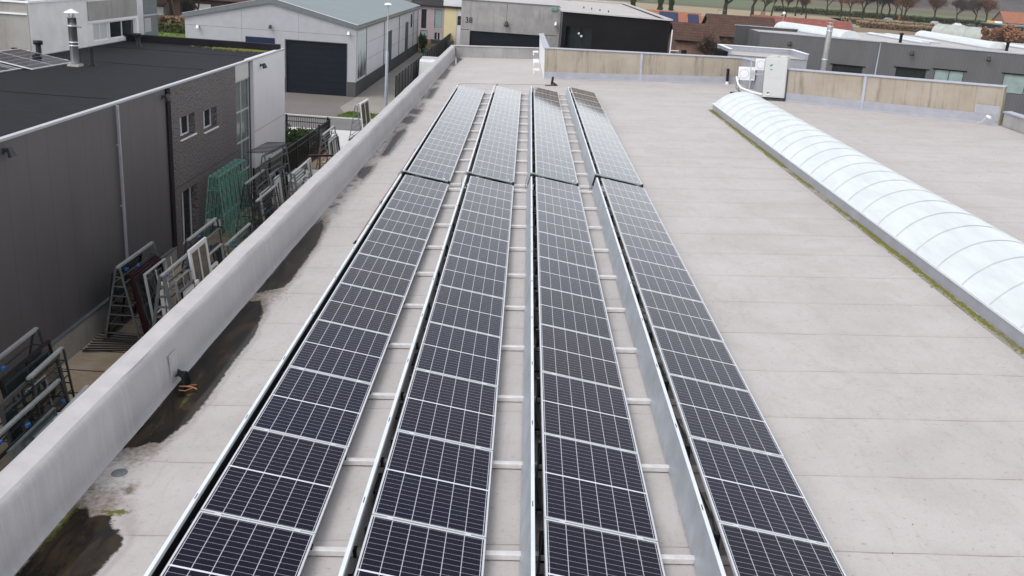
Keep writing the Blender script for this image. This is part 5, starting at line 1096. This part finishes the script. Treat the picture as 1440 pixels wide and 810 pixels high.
def house(lab,cx,cy,wx,wy,zw,zr_,rz,roofm,wallm,win=(),chim=None,name='house',axis='x',cat='house',z0=ZG,over=.4):
    T_=thing(name,lab,cat,(cx,cy,0),rz); MB().box(-wx/2,-wy/2,z0,wx/2,wy/2,zw).build('wall',wallm,T_)
    X_,Y_=wx/2+over,wy/2+over
    if axis=='x':
        vs=[(-X_,-Y_,zw),(X_,-Y_,zw),(X_,Y_,zw),(-X_,Y_,zw),(-X_,0,zr_),(X_,0,zr_)]
        g=[(-wx/2,-wy/2,zw),(-wx/2,wy/2,zw),(-wx/2,0,zr_-.2),(wx/2,-wy/2,zw),(wx/2,wy/2,zw),(wx/2,0,zr_-.2)]
    else:
        vs=[(-X_,-Y_,zw),(-X_,Y_,zw),(X_,Y_,zw),(X_,-Y_,zw),(0,-Y_,zr_),(0,Y_,zr_)]; vs=[vs[0],vs[1],vs[2],vs[3],vs[4],vs[5]]
        g=[(-wx/2,-wy/2,zw),(wx/2,-wy/2,zw),(0,-wy/2,zr_-.2),(-wx/2,wy/2,zw),(wx/2,wy/2,zw),(0,wy/2,zr_-.2)]
    rf=MB(); rf.add(vs,[(0,1,5,4),(2,3,4,5)]); rf.add([(a,b_,c-.14) for a,b_,c in vs],[(0,1,5,4),(2,3,4,5)])
    r_=rf.build('roof',roofm,T_); MB().add(g[:3],[(0,1,2)]).build('gable',wallm,T_); MB().add(g[3:],[(0,1,2)]).build('gable',wallm,T_)
    MB().bar((vs[0][0],vs[0][1],zw-.07),(vs[1][0],vs[1][1],zw-.07),.16,.16).build('gutter',M['dark'],T_)
    for (s0,s1,za,zb,m2) in win:
        w_=MB().box(s0,-wy/2-.05,za,s1,-wy/2-.005,zb).build('window',M['blackplastic'],T_); MB().box(s0+.12,-wy/2-.075,za+.12,s1-.12,-wy/2-.055,zb-.12).build('pane',m2,w_)
    if chim: MB().box(chim[0]-.4,chim[1]-.4,zw,chim[0]+.4,chim[1]+.4,zr_+.8).build('chimney',M['brick'],r_)
    return T_
# left garden houses
house('brown-red roofed house behind the gabled hall',-37,121,22,9,-1.55,2.6,R(4),M['browntile'],M['brick'],win=((-10,-8.2,-3.6,-2.0,M['glassdark']),(-8.0,-5.6,-3.6,-2.0,M['white'])))
house('white-walled low house behind the garden trees',-52.5,119,6.5,7,-2.7,-.4,R(2),M['browntile'],M['white'],win=((-2.5,-1.5,-4,-3,M['glassdark']),))
# right side houses
Hb=house('brown-roofed brick house left of the ribbed hall',32.6,114.5,8.8,9,-1.25,1.5,R(0),M['browntile'],M['brick'],win=((-3.7,-2.8,-3.2,-1.6,M['glassdark']),(-1.7,-.7,-3.2,-1.6,M['glassdark'])))
house('lower brown-roofed wing with arched window behind the bare tree',25.2,108,5.2,8,-1.75,.35,R(0),M['browntile'],M['brick'],win=((-1.9,-1.2,-4.6,-3.0,M['glassdark']),))
Ho=house('orange-roofed house carrying dark blue solar panels',29.0,155,9.6,9,-2.7,.25,R(-3),M['orangetile'],M['brick'],axis='x')
def onroof(T_,x0,x1,f0,f1,wy,zw,zr_,over,m_,name='roof_solar'):
    Y_=wy/2+over; pt=lambda x,f:(x,-Y_+Y_*f,zw+(zr_-zw)*f+.08); MB().quad(pt(x0,f0),pt(x1,f0),pt(x1,f1),pt(x0,f1)).build(name,m_,T_)
blue=mat('distant_solar_blue',(.015,.02,.06),.25); onroof(Ho,-2.4,1.0,.35,.92,9,-2.7,.25,.4,blue); onroof(Ho,2.7,4.7,.12,.88,9,-2.7,.25,.4,blue); onroof(Ho,0,.9,.08,.25,9,-2.7,.25,.4,M['white'],'roof_window')
Hr=house('long red-tiled roof building behind the ribbed hall',60.8,186,20,12,-3.3,-.25,R(-3),M['redtile'],M['brick'],chim=(-8,0)); MB().bar((10.45,-6.4,-3.25),(10.45,0,-.15),.2,.2).build('verge',M['trim'],Hr)
Hd=thing('dark_shed','flat dark grey shed at the right picture edge','shed',(156,268,0),R(-4)); MB().box(-14,-6,ZG,25,12,-.6).build('wall',M['anthracite'],Hd); MB().box(-14.4,-6.4,-.59,25.4,12.4,-.3).build('roof',M['trim'],Hd); MB().box(6,-2,-.29,14,4,.2).build('rooflight',M['white'],Hd)
house('orange-roofed farmhouse at the right picture edge',225,400,40,16,-2.2,2.4,R(-5),M['orangetile'],M['brick'],win=((-19,-16,-4.5,-2,M['white']),(-13,-11,-4.5,-2,M['white']),(-8,-6,-4.5,-2,M['white'])),chim=(-2,0))
# polytunnel
T_=thing('polytunnel','long pale plastic polytunnel behind the ribbed hall','polytunnel',(133.5,290,ZG),R(-62)); mb=MB(); n_=12; Lp=34; vs=[]
for j in range(18):
    for i in range(n_+1): vs.append((Lp*j/17,3.0*math.cos(PI*i/n_),3.1*math.sin(PI*i/n_)*(1+.01*math.sin(j*3))))
mb.add(vs,[(j*(n_+1)+i,j*(n_+1)+i+1,(j+1)*(n_+1)+i+1,(j+1)*(n_+1)+i) for j in range(17) for i in range(n_)],True); mb.add(vs[:n_+1],[tuple(range(n_+1))]); mb.add(vs[-n_-1:],[tuple(range(n_+1))]); mb.build('film',mat('tunnel_film',(.36,.38,.35),.5,0,.2,.6),T_)
for j in range(0,18,2): 
    mb=MB(); pts=[(Lp*j/17,3.04*math.cos(PI*i/n_),3.14*math.sin(PI*i/n_)) for i in range(n_+1)]; mb.path(pts,.035,4).build('hoop',M['flash'],T_)
bush('autumn_shrub','orange autumn shrub at the right picture edge','shrub',(137,244,ZG),7,4,6.0,4200,.4,M['rustleaf'],seed=77)
bush('autumn_shrub','second orange shrub left of the dark shed','shrub',(129,246,ZG),3.0,3,4.0,1500,.35,M['rustleaf'],seed=78)
bush('roadside_bush','round green bush beside the far road','bush',(171,398,ZG),4,2.5,3,1200,.4,M['evergreen'],seed=79)
# vineyard-like brown hedges
for i,(xa,ya,xb,yb) in enumerate(((112,300,190,268),(116,316,205,282),(120,334,225,298),(122,352,240,316))):
    hedge(['nearest','second','third','farthest'][i]+' rust-brown hedge line in the field behind the ribbed hall',xa,ya,xb,yb,2.,1.6,M['fieldtan'] if i%2 else M['paleleaf'],3500,.30,90+i,name='field_hedge')
hedge('dark green hedge along the far field edge',118,440,330,425,3,2.2,M['hedge'],3500,.6,99,name='field_hedge')
# far vehicles
van(157.6,400,R(-5),M['cargrey'],'silver car driving on the far road between the trees','car',4.4,1.8,1.45,name='car',grp='vehicles on the far road')
van(176,396,R(-5),M['cargrey'],'silver estate car partly behind the green bush','car',4.5,1.8,1.45,name='car',grp='vehicles on the far road')
van(184,392,R(-6),M['carwhite'],'white car right of the green bush on the far road','car',4.5,1.8,1.45,name='car',grp='vehicles on the far road')
van(190,392,R(-6),M['cardark'],'dark car behind the white one on the far road','car',4.5,1.8,1.45,name='car',grp='vehicles on the far road')
van(196,390,R(-6),M['carred'],'red car right of the dark one on the far road','car',4.4,1.8,1.45,name='car',grp='vehicles on the far road')
T_=thing('tank_truck','yellow, white and red truck on the far road','truck',(208,398,ZG),R(-6),'vehicles on the far road'); MB().box(-9,-1.2,.8,-6.4,1.2,3.2).build('cab',M['truckyellow'],T_,bevel=.1); MB().tube((-6.2,0,2.1),(2.4,0,2.1),1.15,n=14).build('tank',M['carwhite'],T_); MB().box(2.6,-1.2,.8,6.5,1.2,3.4).build('rear_box',M['carred'],T_)
for x in (-8,-3,-1.6,4,5.3): MB().tube((x,-1.25,.5),(x,1.25,.5),.5,n=12).build('wheel',M['tyre'],T_)
for i,(x,y) in enumerate(((202,398),(206,398),(210,397))): pass
T_=thing('road_sign','small orange sign by the far road','sign',(161,398,ZG)); MB().box(-.5,-.05,1.0,.5,.05,2.6).build('board',M['rustorange'],T_); MB().tube((0,0,0),(0,0,1.0),.06,n=6).build('post',M['pole'],T_)
lamp(32.8,132,6.6,'dark street lamp rising behind the brown roofs',.10,ZG,1.2)

# ---------------------------------------------------------------- faint haze
hz=MB().box(-900,-60,ZG-1.2,1000,2600,130).build('haze',bpy.data.materials.new('haze_air')); tag(hz,kind='stuff')
hm=hz.data.materials[0]; hm.use_nodes=True; hm.node_tree.nodes.clear(); ho=hm.node_tree.nodes.new('ShaderNodeOutputMaterial'); pv=hm.node_tree.nodes.new('ShaderNodeVolumePrincipled')
pv.inputs['Color'].default_value=(.86,.89,.95,1); pv.inputs['Density'].default_value=.00010; hm.node_tree.links.new(pv.outputs[0],ho.inputs['Volume'])
